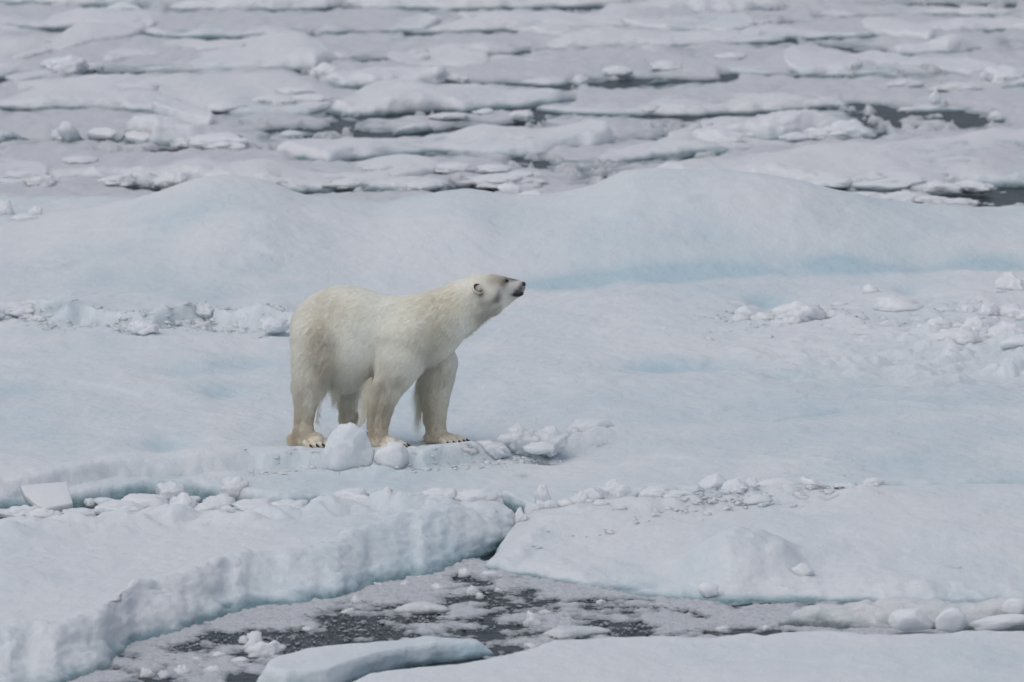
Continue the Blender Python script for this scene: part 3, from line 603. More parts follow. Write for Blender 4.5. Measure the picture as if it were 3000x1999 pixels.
GN = 'ice blocks on the edge in front of the bear'
place(1022, 1390, 156, 150, 'big rounded snow block hiding the near front paw of the bear', 471, 5, .14, -.10, 'snow_block', 'snow block', GN, .85, .27, base=ICO4)
place(1150, 1386, 118, 92, 'second snow block, just right of the big one in front of the bear', 472, 5, .2, -.09, 'snow_block', 'snow block', GN, .85, .25, base=ICO4)
place(1208, 1372, 40, 55, 'small upright white block beside the second snow block', 403, 8, .1, -.08, 'snow_block', 'snow block', GN, .9, .15)
place(1140, 1312, 56, 24, 'low snow clod just right of the near front paw', 404, 4, .5, 0, 'snow_block', 'snow block', GN, .8, .3)
place(1235, 1338, 130, 28, 'low heap of snow between the front paws of the bear', 405, 3, .6, -.035, 'snow_block', 'snow block', GN, .7, .35)
place(1340, 1342, 150, 34, 'lumpy snow heap in front of the far front paw', 406, 3, .7, -.035, 'snow_block', 'snow block', GN, .6, .35)
place(1435, 1332, 130, 44, 'lumpy snow heap right of the far front paw', 407, 3, .7, -.03, 'snow_block', 'snow block', GN, .6, .35)
place(1518, 1316, 116, 70, 'squarish snow block right of the bear, tallest on that end of the ridge', 408, 4, .8, .0, 'snow_block', 'snow block', GN, .8, .36, base=ICO4)
place(1605, 1310, 130, 54, 'rounded snow block next to the squarish one right of the bear', 409, 3, .9, .0, 'snow_block', 'snow block', GN, .8, .4)
place(1580, 1324, 96, 28, 'small snow lump leaning in front of the rounded block', 410, 4, .4, .0, 'snow_block', 'snow block', GN, .8, .3)
place(1730, 1275, 140, 50, 'low broad snow lump at the right end of the ridge by the bear', 411, 4, .4, .0, 'snow_block', 'snow block', GN, .8, .3)
place(886, 1336, 36, 18, 'tiny snow clod below the near hind paw', 413, 4, .3, None, 'snow_block', 'snow block', GN, .8, .2)
place(985, 1398, 40, 20, 'tiny snow clod at the foot of the big block', 414, 5, .4, -.12, 'snow_block', 'snow block', GN, .8, .2)
place(1112, 1392, 44, 26, 'little double clod under the second snow block', 415, 5, .6, -.12, 'snow_block', 'snow block', GN, .8, .2)
# tilted slab at the left edge and the crumble beside it
GL = 'ice pieces along the left lead'
def slab(px, py, wpx, hpx, dz, label, z, pts, tilt, rot=0., group=None, name='ice_slab', cat='ice slab'):
    p = at_z(float(px), float(py), z); m = ppm(p[1]); s = wpx/m
    bm = bmesh.new()
    lo = [bm.verts.new((a*s, b*s, 0)) for a, b in pts]; f = bm.faces.new(lo)
    ex = bmesh.ops.extrude_face_region(bm, geom=[f]); bmesh.ops.translate(bm, vec=(0, 0, dz), verts=[v for v in ex['geom'] if isinstance(v, bmesh.types.BMVert)])
    bmesh.ops.recalc_face_normals(bm, faces=bm.faces)
    bmesh.ops.bevel(bm, geom=list(bm.edges)+list(bm.verts), offset=dz*.22, segments=3, affect='EDGES', profile=.6)
    me = bpy.data.meshes.new(name); bm.to_mesh(me); bm.free()
    for q in me.polygons: q.use_smooth = True
    me.materials.append(M_CHUNK); o = link(bpy.data.objects.new(name, me))
    o.location = p; o.rotation_euler = (tilt[0], tilt[1], rot)
    return tag(o, label, cat, group)
slab(132, 1496, 150, 60, .06, 'pointed flat slab tilted up at the left edge of the lead', -.06, [(-.5, .9), (.42, 1.0), (.55, 0), (-.05, -.25), (-.42, .5)], (math.radians(18), math.radians(-2)), 0, GL)
L1 = [(60, 1512, 140, 30), (130, 1522, 110, 34), (262, 1478, 40, 18), (300, 1478, 70, 20), (345, 1505, 120, 40), (430, 1492, 150, 55), (495, 1455, 100, 42), (535, 1492, 90, 48), (560, 1468, 60, 16), (610, 1500, 90, 34), (640, 1486, 90, 42), (668, 1508, 50, 32),
      (760, 1498, 140, 36), (690, 1455, 90, 62), (850, 1500, 130, 34), (950, 1490, 90, 36), (925, 1508, 70, 18), (1030, 1470, 110, 40), (1060, 1486, 110, 34), (1125, 1472, 70, 48), (1180, 1478, 110, 34), (1290, 1470, 130, 38), (1400, 1472, 120, 42), (230, 1515, 120, 24)]
names = ['flat-topped lump of ice', 'rounded lump of snow', 'wedge-shaped piece of ice', 'crumbly lump of snow']
protos = [chunk_mesh('ice_chunk', 500+i, [3, 6, 8, 4][i % 4], [.7, .35, .2, .9][i % 4]) for i in range(14)]
free = list(protos)
def chunk(px, py, wpx, hpx, label, group, z=0., embed=.3, rot=None, i=None, depth=.8, mat=None):
    j = (int(rng.choice([0, 3, 4, 7, 8, 11, 12])) if rng.random() < .65 else int(rng.integers(0, len(protos)))) if i is None else i
    s = protos[j]
    o = place(px, py, wpx*1.1, hpx, label, 0, z=z, group=group, embed=min(.46, embed+.14), rot=rng.random()*6.28 if rot is None else rot, src=s, depth=depth)
    if j in range(len(free)) and free[j] is not None:      # the first use moves the prototype itself
        f = free[j]; f.location = o.location; f.scale = o.scale; f.rotation_euler = o.rotation_euler
        tag(f, label, 'ice chunk', group); bpy.data.objects.remove(o); free[j] = None; return f
    return o
def kind_of(c, d, big=105, tall=.42):
    return ('large' if c > big else 'small' if c < big*.66 else 'middling')+(' tall' if d/c > tall else ' flat')
IT = []
for a, b, c, d in L1:
    o = chunk(a, b, c*1.1, d*.95, None, GL, -.02 if b > 1460 else -.15, .38, depth=.9)
    IT.append((o, a, kind_of(c, d)))
rank(IT, '{ord} {kind} snow chunk from the left along the crumbled edge of the left lead', 'ice chunk', GL)
GSM = 'snow chunks along the seam at right of centre'
S1 = [(1595, 1475, 60, 62, 0), (1560, 1530, 60, 70, -.1), (1530, 1555, 70, 70, -.12), (1600, 1520, 90, 60, -.08), (1660, 1512, 80, 50, -.06), (1700, 1500, 90, 60, -.05), (1730, 1470, 80, 38, 0), (1760, 1510, 80, 44, -.04), (1810, 1455, 120, 50, 0), (1820, 1515, 70, 30, -.03),
      (1920, 1460, 90, 36, 0), (1990, 1475, 110, 40, 0), (1975, 1503, 90, 36, -.02), (2090, 1440, 110, 50, 0), (2160, 1460, 120, 60, 0), (2210, 1440, 70, 44, 0), (2280, 1450, 140, 46, 0), (2380, 1448, 120, 50, 0), (2470, 1450, 90, 36, 0), (2550, 1440, 70, 26, 0), (2610, 1462, 60, 22, 0),
      (2060, 1490, 90, 30, -.01), (2350, 1475, 110, 30, 0), (2450, 1478, 90, 24, 0), (2220, 1482, 120, 30, 0), (2560, 1420, 60, 22, 0), (2690, 1466, 60, 18, 0)]
rank([(chunk(a, b, c, d, None, GSM, z-.015, .3), a, kind_of(c, d)) for a, b, c, d, z in S1], '{ord} {kind} snow chunk from the left in the seam right of centre', 'ice chunk', GSM)
GR = 'ice lumps in the rubble right of the bear'
R1 = [(2345, 955, 150, 72, 0), (2640, 925, 190, 62, .02), (2555, 870, 70, 40, 0), (2150, 905, 80, 22, 0), (2195, 940, 110, 52, 0), (2170, 952, 60, 34, 0), (2240, 955, 90, 40, 0), (2320, 962, 70, 34, 0), (2390, 945, 60, 54, 0), (2450, 945, 70, 40, 0), (2110, 930, 80, 24, 0), (2510, 945, 90, 26, 0),
      (2760, 930, 120, 30, 0), (2830, 925, 80, 32, 0), (2890, 935, 90, 50, 0), (2960, 940, 110, 50, 0), (2960, 860, 110, 60, 0), (2900, 870, 90, 26, 0), (2740, 985, 150, 56, 0), (2800, 1012, 170, 56, 0), (2860, 995, 140, 70, 0), (2950, 1000, 130, 60, 0), (2720, 1024, 90, 24, 0), (2990, 1020, 120, 40, 0),
      (2620, 965, 110, 26, 0), (2560, 990, 120, 20, 0), (2700, 955, 80, 28, 0), (2280, 975, 50, 24, 0), (2070, 945, 60, 18, 0), (2460, 905, 60, 24, 0), (3040, 950, 120, 60, 0), (3060, 860, 120, 50, 0), (2860, 900, 70, 20, 0)]
big = {0: 'long rounded ice lump heading the rubble right of the bear', 1: 'smooth oval boulder of ice lying right of the rubble', 2: 'tilted oval ice lump above the smooth oval boulder'}
IT = []
for i, (a, b, c, d, z) in enumerate(R1):
    o = chunk(a, b, c, d, big.get(i), GR, None, .24 if i < 3 else .30, i=1 if i in (1, 2) else None, rot=0 if i in (0, 1, 2) else None)
    if i not in big: IT.append((o, a, kind_of(c, d, 110, .4)+(' nearer' if b > 960 else ' farther')))
rank(IT, '{ord} {kind} snow lump from the left in the rubble right of the bear', 'ice chunk', GR)
IT = []
GA = 'snow lumps under the low scarp left of the bear'
for a, b, c, d in [(60, 925, 150, 44), (140, 935, 90, 40), (110, 946, 60, 26), (210, 948, 110, 40), (290, 955, 90, 36), (350, 965, 80, 34), (420, 968, 90, 40), (500, 962, 100, 44), (560, 965, 100, 32), (520, 976, 90, 22), (600, 958, 50, 40), (640, 970, 60, 34), (655, 972, 70, 30), (720, 962, 90, 40), (800, 960, 90, 34), (850, 964, 80, 34), (20, 945, 70, 20), (460, 976, 70, 20), (-60, 930, 120, 40), (320, 975, 80, 18), (580, 925, 90, 40), (690, 930, 120, 30)][::2]:
    IT.append((chunk(a, b, c*1.1, d*.85, None, GA, None, .34), a, kind_of(c, d)))
rank(IT, '{ord} {kind} snow lump from the left in the broken scarp behind the bear', 'ice chunk', GA)
place(2350, 1705, 90, 52, 'small knob of snow next to the large rounded hump of the lower right floe', 432, 4, .4, -.135, 'ice_hump', 'ice hump', None, .9, .4)
place(2075, 1745, 60, 40, 'small ice lump at the left foot of the large hump', 433, 4, .4, -.17, group=None)
GK = 'pale blocks stranded by the lower right slush'
place(2670, 1845, 132, 58, 'pale smooth block at the lower right, left one of the touching pair', 441, 5, .15, -.16, 'ice_block', 'ice block', GK, .7, .15)
place(2790, 1850, 100, 66, 'pale wedge-shaped block touching the smooth one at the lower right', 442, 6, .1, -.16, 'ice_block', 'ice block', GK, .7, .15, tilt=(0, -.4))
place(2935, 1842, 190, 36, 'long pale slab lying at the right edge of the lower right slush', 443, 5, .1, -.14, 'ice_block', 'ice block', GK, .5, .2, tilt=(0, -.12))
place(2975, 1800, 80, 48, 'blunt lump of ice standing above the long pale slab', 444, 4, .3, -.06, 'ice_block', 'ice block', GK, .7, .2)
place(2800, 1680, 80, 22, 'small low lump on the smooth ice at the right edge', 445, 4, .3, -.115, embed=.4)
GP = 'ice bits afloat in the front slush'
PB = [(1560, 1838, 66, 50), (1385, 1745, 34, 34), (1405, 1755, 30, 20), (1460, 1735, 30, 14), (745, 1905, 60, 62), (780, 1925, 110, 50), (715, 1885, 40, 24), (430, 1985, 44, 30), (480, 1988, 36, 26), (535, 1980, 50, 34), (630, 1975, 70, 26), (640, 1930, 50, 20), (745, 1880, 60, 30), (1045, 1770, 36, 28), (1230, 1700, 30, 14), (1190, 1720, 40, 18),
      (1110, 1722, 40, 16), (1560, 1900, 60, 16), (700, 1945, 60, 20), (900, 1850, 40, 14), (1760, 1770, 40, 14), (2120, 1850, 50, 16), (2245, 1848, 36, 16), (580, 1940, 44, 16), (1360, 1690, 50, 24), (1430, 1690, 60, 20), (1280, 1730, 60, 18), (1020, 1800, 50, 18)]
IT = []
for i, (a, b, c, d) in enumerate(PB):
    o = chunk(a, b, c, d, 'single knob of white ice standing out of the slush behind the nearest floe' if i == 0 else None, GP, ZW, .3)
    if i: IT.append((o, a, ('farther ' if b < 1790 else 'nearer ')+kind_of(c, d, 60, .5)))
rank(IT, '{ord} {kind} bit of ice from the left afloat in the front slush', 'ice chunk', GP)
GF2 = 'ice lumps on the far floes'
FL = [(640, 430, 150, 60), (430, 410, 110, 70), (500, 400, 160, 80), (560, 425, 90, 30), (190, 400, 70, 44), (300, 400, 80, 40), (240, 475, 80, 26), (60, 530, 120, 44), (120, 538, 90, 36), (500, 540, 80, 60), (350, 535, 100, 40), (820, 540, 140, 30), (1010, 545, 100, 30), (1240, 550, 80, 30), (1110, 500, 80, 26), (1330, 500, 100, 34),
      (1530, 420, 60, 40), (1480, 440, 50, 20), (1490, 562, 60, 40), (1560, 575, 70, 28), (1450, 500, 80, 26), (1480, 540, 240, 48), (1750, 415, 60, 30), (2110, 415, 130, 70), (2330, 405, 60, 26), (2500, 395, 130, 74), (2420, 400, 110, 40), (2250, 395, 90, 36), (2920, 345, 40, 34), (2740, 300, 34, 36), (2590, 545, 240, 60), (2450, 545, 130, 40), (2760, 560, 100, 40),
      (2850, 555, 110, 36), (2640, 590, 120, 40), (2720, 590, 90, 26), (2800, 600, 110, 26), (2540, 575, 80, 20), (205, 205, 90, 70), (270, 200, 50, 26), (180, 195, 110, 40), (370, 275, 140, 50), (540, 265, 60, 30), (360, 30, 70, 34), (1300, 345, 110, 20), (1520, 345, 60, 36), (1420, 330, 50, 20), (960, 220, 80, 60), (1100, 240, 100, 30), (1320, 235, 90, 28), (1700, 240, 40, 34),
      (1810, 215, 70, 34), (1960, 200, 90, 34), (2420, 196, 70, 18), (2650, 250, 90, 26), (2940, 240, 140, 70), (2800, 262, 120, 26), (2140, 170, 90, 22), (800, 305, 120, 34), (860, 280, 110, 34), (660, 320, 110, 30), (900, 300, 100, 40), (20, 640, 70, 60), (105, 640, 60, 34), (70, 655, 80, 30), (1900, 325, 40, 14), (1940, 318, 60, 14)]
IT = []; IT2 = []
for i, (a, b, c, d) in enumerate(FL):
    if b > 630: IT2.append((chunk(a, b, c, d, None, 'snow lumps at the left edge', None, .3), a, kind_of(c, d, 70, .6))); continue
    if (a, b) == (2740, 300): chunk(a, b, c, d, 'spike of ice on the thin flat floe in the dark pool', GF2, ZW+.06, .15); continue
    o = chunk(a, b, c*1.3, d*.62, None, GF2, ZW+.07, .42)
    row = 'in the row just behind the mounds' if b > 480 else 'in the second row behind the mounds' if b > 380 else 'on the middle-distance floes' if b > 225 else 'on the farthest floes'
    IT.append((o, a, ('large' if c > 105 else 'small' if c < 72 else 'middling')+' snow lump from the left '+row))
rank(IT, '{ord} {kind}', 'ice chunk', GF2)
rank(IT2, '{ord} {kind} snow lump from the left edge in front of the left mound', 'ice chunk', 'snow lumps at the left edge')
for f in free:
    if f is not None: bpy.data.objects.remove(f)

# crumbs: far too many to count, one object per place
def crumbs(name, label, spots, mat, n, size, seed):
    r = np.random.default_rng(seed); V0, F0 = ICO1; Vs = []; Fs = []; W = []
    tot = 0
    for k in range(n):
        x, y, z, s = spots(r); s = s*size*(.5+r.random()**3*1.6)
        v = V0*(1+.35*r.normal(size=(len(V0), 1)))*s*np.array([1.3, 1.2, .6]); Vs.append(v+(x, y, z)); Fs.append(F0+tot); tot += len(V0)
    V = np.concatenate(Vs); o = mesh_from(name, V, np.concatenate(Fs), mat, {'blue': np.zeros(len(V))+.1, 'wet': np.zeros(len(V)), 'dry': np.ones(len(V))*.55})
    tag(o, label, None, None, 'stuff')
LEADX = np.array([at_z(a, b, ZW)[:2] for a, b in [(280, 1980), (420, 1900), (640, 1850), (900, 1790), (1150, 1720), (1350, 1665)]])
def spot_lead(r):
    px = 250+r.random()*1900; f = np.interp(px, [250, 560, 1000, 1400, 1800, 2150], [1990, 1870, 1765, 1660, 1755, 1790]); bk = np.interp(px, [250, 700, 1000, 1450, 1600, 2150], [2000, 1960, 1885, 1850, 1880, 1850])
    py = f+(bk-f)*r.random(); p = at_z(px, py, ZW); return p[0], p[1], ZW+.008, 1
crumbs('ice_crumbs', 'tiny crumbs of ice scattered over the front slush', spot_lead, M_SLUSH, 2600, .007, 5)
def spot_line(pts, spread, z):
    lx, ly = line(pts, z)
    def f(r):
        x = lx[0]+(lx[-1]-lx[0])*r.random(); y = np.interp(x, lx, ly)+spread*r.normal(); return x, y, main_z(x, y)-.003, 1
    return f
def main_z(x, y): return ZGRID(x, y)
_gx = np.linspace(-6, 6, 240); _gy = np.linspace(-7, 12, 380); _G = main_top(*np.meshgrid(_gx, _gy))
def ZGRID(x, y):
    i = int(np.clip((x+6)/12*239, 0, 239)); j = int(np.clip((y+7)/19*379, 0, 379)); return float(_G[j, i])
crumbs('snow_crumbs', 'small snow crumbs along the ridge in front of the bear', spot_line([(700, 1350), (935, 1342), (1100, 1352), (1330, 1340), (1560, 1318), (1800, 1290)], .12, 0), M_CRUMB, 500, .012, 6)
crumbs('snow_crumbs', 'small snow crumbs in the rubble on the right', spot_line([(2050, 940), (2400, 940), (2800, 950), (3050, 960)], .55, 0), M_CRUMB, 300, .016, 7)
crumbs('snow_crumbs', 'small snow crumbs along the seam right of centre', spot_line([(1560, 1520), (1800, 1500), (2200, 1465), (2650, 1450)], .35, 0), M_CRUMB, 500, .016, 8)
crumbs('snow_crumbs', 'small snow crumbs below the scarp on the left', spot_line([(0, 944), (350, 968), (600, 955), (880, 965)], .25, 0), M_CRUMB, 500, .018, 9)

# ------------------------------------------------------------------ the polar bear
def C(cx, cy, Y):                                          # a point of the bear (enlarged-detail pixels) at depth Y
    return at_y(800+np.asarray(cx, float)/2.614, 760+np.asarray(cy, float)/2.614, Y)
CM = 1.0067e-3                                             # metres per detail pixel
class Field:
    def __init__(s, lo, hi, h):
        s.lo = np.array(lo); s.h = h; s.n = np.ceil((np.array(hi)-s.lo)/h).astype(int)+1
        s.d = np.full(s.n, 1.0, np.float32)
        s.ax = [s.lo[i]+h*np.arange(s.n[i]) for i in range(3)]
    def cone(s, a, ra, b, rb, ys=1.0, k=.04, sub=False):
        a = np.array(a); b = np.array(b); m = max(ra, rb)*max(1, ys)+k+.06
        i0 = np.maximum(((np.minimum(a, b)-m-s.lo)/s.h).astype(int), 0); i1 = np.minimum(((np.maximum(a, b)+m-s.lo)/s.h).astype(int)+2, s.n)
        if (i1 <= i0).any(): return
        x = s.ax[0][i0[0]:i1[0], None, None]; y = s.ax[1][None, i0[1]:i1[1], None]; z = s.ax[2][None, None, i0[2]:i1[2]]
        ba = b-a; L = float(ba@ba)+1e-9
        t = np.clip(((x-a[0])*ba[0]+(y-a[1])*ba[1]+(z-a[2])*ba[2])/L, 0, 1)
        dx = x-a[0]-t*ba[0]; dy = (y-a[1]-t*ba[1])/ys; dz = z-a[2]-t*ba[2]
        q = (np.sqrt(dx*dx+dy*dy+dz*dz)-(ra+(rb-ra)*t)).astype(np.float32)
        v = s.d[i0[0]:i1[0], i0[1]:i1[1], i0[2]:i1[2]]
        if sub:
            q = -q; hh = np.clip(.5-.5*(v-q)/k, 0, 1); r = v*(1-hh)+q*hh+k*hh*(1-hh)
        else:
            hh = np.clip(.5+.5*(v-q)/k, 0, 1); r = v*(1-hh)+q*hh-k*hh*(1-hh)
        s.d[i0[0]:i1[0], i0[1]:i1[1], i0[2]:i1[2]] = r
    def chain(s, pts, ys=1.0, k=.04, thin=.018):
        """pts: (cx, cy, Y, radius in detail px)"""
        P = [C(*p[:3]) for p in pts]; R = [p[3]*CM-thin for p in pts]
        if len(P) == 1: s.cone(P[0], R[0], P[0], R[0], ys, k)
        for i in range(len(P)-1): s.cone(P[i], R[i], P[i+1], R[i+1], ys, k)
    def nets(s):
        d = s.d; sg = d < 0
        c = np.zeros(np.array(d.shape)-1, np.int8)
        n = 0; acc = np.zeros((*c.shape, 3), np.float32); cnt = np.zeros(c.shape, np.float32)
        X, Y, Z = d.shape
        off = [(0, 1), (0, 1)]
        for ax in range(3):
            sl0 = [slice(None)]*3; sl1 = [slice(None)]*3; sl0[ax] = slice(0, -1); sl1[ax] = slice(1, None)
            a = d[tuple(sl0)]; b = d[tuple(sl1)]; m = (a < 0) != (b < 0)
            t = np.where(m, a/(a-b+1e-12), 0)
            o1, o2 = [q for q in range(3) if q != ax]
            for i in (0, 1):
                for j in (0, 1):
                    sl = [slice(None)]*3
                    sl[o1] = slice(i, d.shape[o1]-1+i); sl[o2] = slice(j, d.shape[o2]-1+j)
                    mm = m[tuple(sl)]; tt = t[tuple(sl)]
                    cnt += mm; acc[..., ax] += np.where(mm, tt, 0); acc[..., o1] += mm*i; acc[..., o2] += mm*j
        act = cnt > 0; idx = np.full(c.shape, -1, np.int64); idx[act] = np.arange(act.sum())
        pos = np.argwhere(act)+acc[act]/cnt[act][:, None]
        V = s.lo+pos*s.h; Q = []
        for ax in range(3):
            o1, o2 = [(1, 2), (2, 0), (0, 1)][ax]
            sl0 = [slice(1, -1)]*3; sl1 = [slice(1, -1)]*3; sl0[ax] = slice(0, -1); sl1[ax] = slice(1, None)
            a = sg[tuple(sl0)]; b = sg[tuple(sl1)]; e = np.argwhere(a != b)
            if not len(e): continue
            flip = a[tuple(e.T)]
            g = e.copy(); 
            for q in range(3):
                if q != ax: g[:, q] += 1
            def cell(d1, d2):
                h = g.copy(); h[:, o1] -= d1; h[:, o2] -= d2; return idx[h[:, 0], h[:, 1], h[:, 2]]
            f = np.stack([cell(1, 1), cell(0, 1), cell(0, 0), cell(1, 0)], -1)
            f[~flip] = f[~flip][:, ::-1]; Q.append(f)
        return V, np.concatenate(Q)

def build_bear():
    F = Field((-1.95, -.50, -.03), (.15, .80, 1.42), .0085)
    # torso: rump to chest; the bear faces right and a little towards the camera
    F.chain([(385, 525, .20, 268), (480, 520, .18, 312), (560, 535, .16, 342), (690, 565, .13, 338), (840, 570, .09, 300), (1000, 575, .05, 292), (1110, 550, .03, 285)], .80, .05)
    F.chain([(470, 650, .18, 260), (580, 672, .15, 292), (720, 660, .12, 258)], .95, .08)
    # chest and neck
    F.chain([(1080, 545, .03, 280), (1190, 500, .01, 250), (1290, 440, -.01, 220), (1390, 375, -.02, 192), (1490, 305, -.03, 168), (1575, 255, -.035, 143)], .80, .05)
    F.chain([(1130, 640, .06, 190), (1250, 560, .04, 190), (1400, 470, .0, 150)], .85, .06)
    F.chain([(1430, 480, -.01, 110), (1510, 440, -.02, 95), (1600, 372, -.03, 80), (1690, 328, -.04, 62)], .9, .05)
    # skull, muzzle, jaw
    F.chain([(1590, 245, -.035, 138), (1672, 218, -.04, 110), (1735, 208, -.04, 90)], .92, .03, .010)
    F.chain([(1735, 222, -.04, 84), (1810, 220, -.04, 74), (1865, 215, -.04, 56), (1895, 214, -.04, 44)], .80, .03, .006)
    F.chain([(1660, 300, -.04, 112), (1740, 285, -.04, 84), (1810, 280, -.04, 48), (1875, 279, -.04, 22)], .80, .03, .006)
    F.chain([(1590, 340, -.03, 130), (1680, 330, -.04, 95), (1760, 300, -.04, 70)], .70, .04, .012)
    # cheek and brow on either side
    for s in (-1, 1):
        F.chain([(1700, 250, -.04+s*.062, 62), (1640, 270, -.035+s*.075, 70)], 1, .04, .01)
        F.chain([(1762, 158, -.04+s*.045, 34), (1735, 165, -.04+s*.05, 40)], 1, .025, .008)
    # near hind leg
    F.chain([(345, 640, .02, 232), (322, 760, -.01, 195), (290, 880, -.02, 152), (268, 965, -.01, 126), (258, 1060, .0, 104), (246, 1150, .01, 84), (238, 1230, .01, 76), (235, 1310, .0, 80)], .92, .05, .018)
    F.chain([(235, 1320, .0, 84), (235, 1375, .0, 72), (335, 1385, -.03, 66)], 1.05, .03, .010)
    F.chain([(170, 1378, .02, 66), (240, 1398, .0, 52)], 1, .03, .012)
    # far hind leg
    F.chain([(560, 720, .36, 180), (575, 860, .38, 120), (572, 1000, .38, 95), (572, 1100, .38, 82), (580, 1200, .38, 78), (585, 1300, .38, 78)], .9, .04, .016)
    F.chain([(560, 1345, .38, 60), (690, 1352, .35, 54)], 1, .03, .012)
    # near front leg
    F.chain([(1010, 640, -.10, 235), (980, 770, -.13, 190), (930, 880, -.14, 150), (880, 980, -.14, 124), (840, 1070, -.135, 112), (820, 1160, -.13, 98), (806, 1250, -.13, 86), (808, 1330, -.13, 72), (815, 1385, -.13, 74)], .85, .05, .018)
    F.chain([(800, 1396, -.12, 62), (905, 1402, -.15, 56)], 1.1, .03, .012)
    # far front leg
    F.chain([(1190, 640, .16, 200), (1270, 790, .20, 148), (1250, 900, .21, 146), (1245, 1000, .215, 125), (1241, 1100, .22, 108), (1240, 1200, .22, 92), (1250, 1295, .22, 80), (1258, 1345, .22, 74)], .85, .04, .016)
    F.chain([(1205, 1366, .22, 56), (1280, 1362, .20, 58), (1372, 1376, .17, 44)], 1.1, .03, .008)
    # toes
    claws = []
    def toes(cx, cy, Y, n, spread, dirx, diry, rad, length):
        for i in range(n):
            q = i/(n-1)-.5
            f0 = np.array([dirx, diry, 0])/math.hypot(dirx, diry); sd_ = np.array([-f0[1], f0[0], 0])
            P0 = C(cx, cy, Y)+sd_*q*spread; d = f0+sd_*q*.5; d /= np.linalg.norm(d)
            P1 = P0+d*length*(1-.9*q*q); P1[2] = rad*.62+.004; P0[2] = rad*.85+.018
            F.cone(P0, rad*.92, P1, rad*.70, 1, .004); claws.append((P1, d, rad))
    toes(318, 1395, -.04, 5, .20, .72, -.69, .029, .070)
    toes(905, 1406, -.15, 5, .20, .8, -.6, .028, .066)
    toes(1352, 1382, .17, 5, .21, .80, -.60, .027, .075)
    toes(690, 1362, .35, 5, .19, .9, -.42, .025, .06)
    # mouth cut and ear hollow are cut out of the one surface
    F.cone(C(1845, 270, -.13), .010, C(1912, 262, -.10), .013, 1, .012, True)
    F.cone(C(1845, 270, .05), .010, C(1912, 262, .02), .013, 1, .012, True)
    V, Q = F.nets()
    # relax
    nV = len(V)
    e = np.concatenate([Q[:, [0, 1]], Q[:, [1, 2]], Q[:, [2, 3]], Q[:, [3, 0]]])
    for it in range(4):
        acc = np.zeros_like(V); c = np.zeros(nV)
        for k in range(3): acc[:, k] = np.bincount(e[:, 0], V[e[:, 1], k], nV)+np.bincount(e[:, 1], V[e[:, 0], k], nV)
        c = np.bincount(e[:, 0], minlength=nV)+np.bincount(e[:, 1], minlength=nV)
        lam = .5 if it % 2 == 0 else -.45
        V = V+lam*(acc/np.maximum(c, 1)[:, None]-V)
    return V, Q, claws

def detail_px(P):                                          # where a point of the bear lies in the enlarged detail
    d = P-CAM; f = np.array([0, math.cos(PITCH), -math.sin(PITCH)]); u = np.array([0, math.sin(PITCH), math.cos(PITCH)])
    t = d@f; px = 1500+FPX*d[:, 0]/t; py = 999.5-FPX*(d@u)/t
    return (px-800)*2.614, (py-760)*2.614

# fur colours: cream, yellower on the neck, stains where the bear has lain or walked
STAINS = [  # cx, cy, Y, rx, ry (detail px), colour, strength
 (360, 600, -.1, 100, 170, (.50, .44, .31), .75), (330, 760, -.1, 90, 120, (.52, .46, .34), .5), (430, 800, -.15, 70, 120, (.55, .49, .36), .45), (450, 350, -.1, 160, 120, (.74, .70, .56), .4),
 (850, 1060, -.2, 70, 180, (.42, .37, .27), .8), (820, 1180, -.2, 70, 110, (.45, .38, .28), .7), (800, 1350, -.15, 90, 90, (.58, .47, .33), .8), (960, 940, -.2, 60, 60, (.38, .34, .25), .5),
 (240, 1240, 0, 120, 70, (.45, .38, .28), .65), (260, 1370, 0, 170, 80, (.60, .50, .35), .8), (330, 1000, 0, 70, 90, (.58, .47, .36), .5), (200, 1050, 0, 80, 160, (.62, .56, .43), .5),
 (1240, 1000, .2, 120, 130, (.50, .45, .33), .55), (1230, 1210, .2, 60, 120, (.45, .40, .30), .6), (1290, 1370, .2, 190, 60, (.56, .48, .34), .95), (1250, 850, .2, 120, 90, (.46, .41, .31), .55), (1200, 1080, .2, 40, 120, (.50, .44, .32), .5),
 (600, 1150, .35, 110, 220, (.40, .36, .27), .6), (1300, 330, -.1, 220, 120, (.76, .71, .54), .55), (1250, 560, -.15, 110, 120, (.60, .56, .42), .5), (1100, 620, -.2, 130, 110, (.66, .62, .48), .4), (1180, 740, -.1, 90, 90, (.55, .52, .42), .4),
 (1730, 148, -.1, 70, 40, (.30, .22, .15), .5), (1700, 190, -.12, 70, 50, (.45, .36, .27), .1), (1770, 190, -.12, 26, 40, (.26, .19, .14), .6), (1845, 152, -.05, 55, 20, (.16, .11, .07), .95), (1790, 165, -.1, 14, 12, (.05, .04, .035), .9),
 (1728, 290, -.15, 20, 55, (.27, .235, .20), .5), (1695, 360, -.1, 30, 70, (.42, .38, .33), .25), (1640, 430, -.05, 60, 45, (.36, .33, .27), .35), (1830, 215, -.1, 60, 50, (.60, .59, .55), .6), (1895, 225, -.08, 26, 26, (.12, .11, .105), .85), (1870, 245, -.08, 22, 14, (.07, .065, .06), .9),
 (1910, 200, -.06, 20, 30, (.10, .09, .085), .8), (1800, 290, -.1, 60, 34, (.72, .69, .62), .7), (1872, 271, -.08, 44, 13, (.02, .02, .02), 1.0),
 (1600, 260, -.2, 34, 26, (.34, .28, .22), .5), (1600, 252, -.2, 12, 26, (.10, .08, .07), .7)]
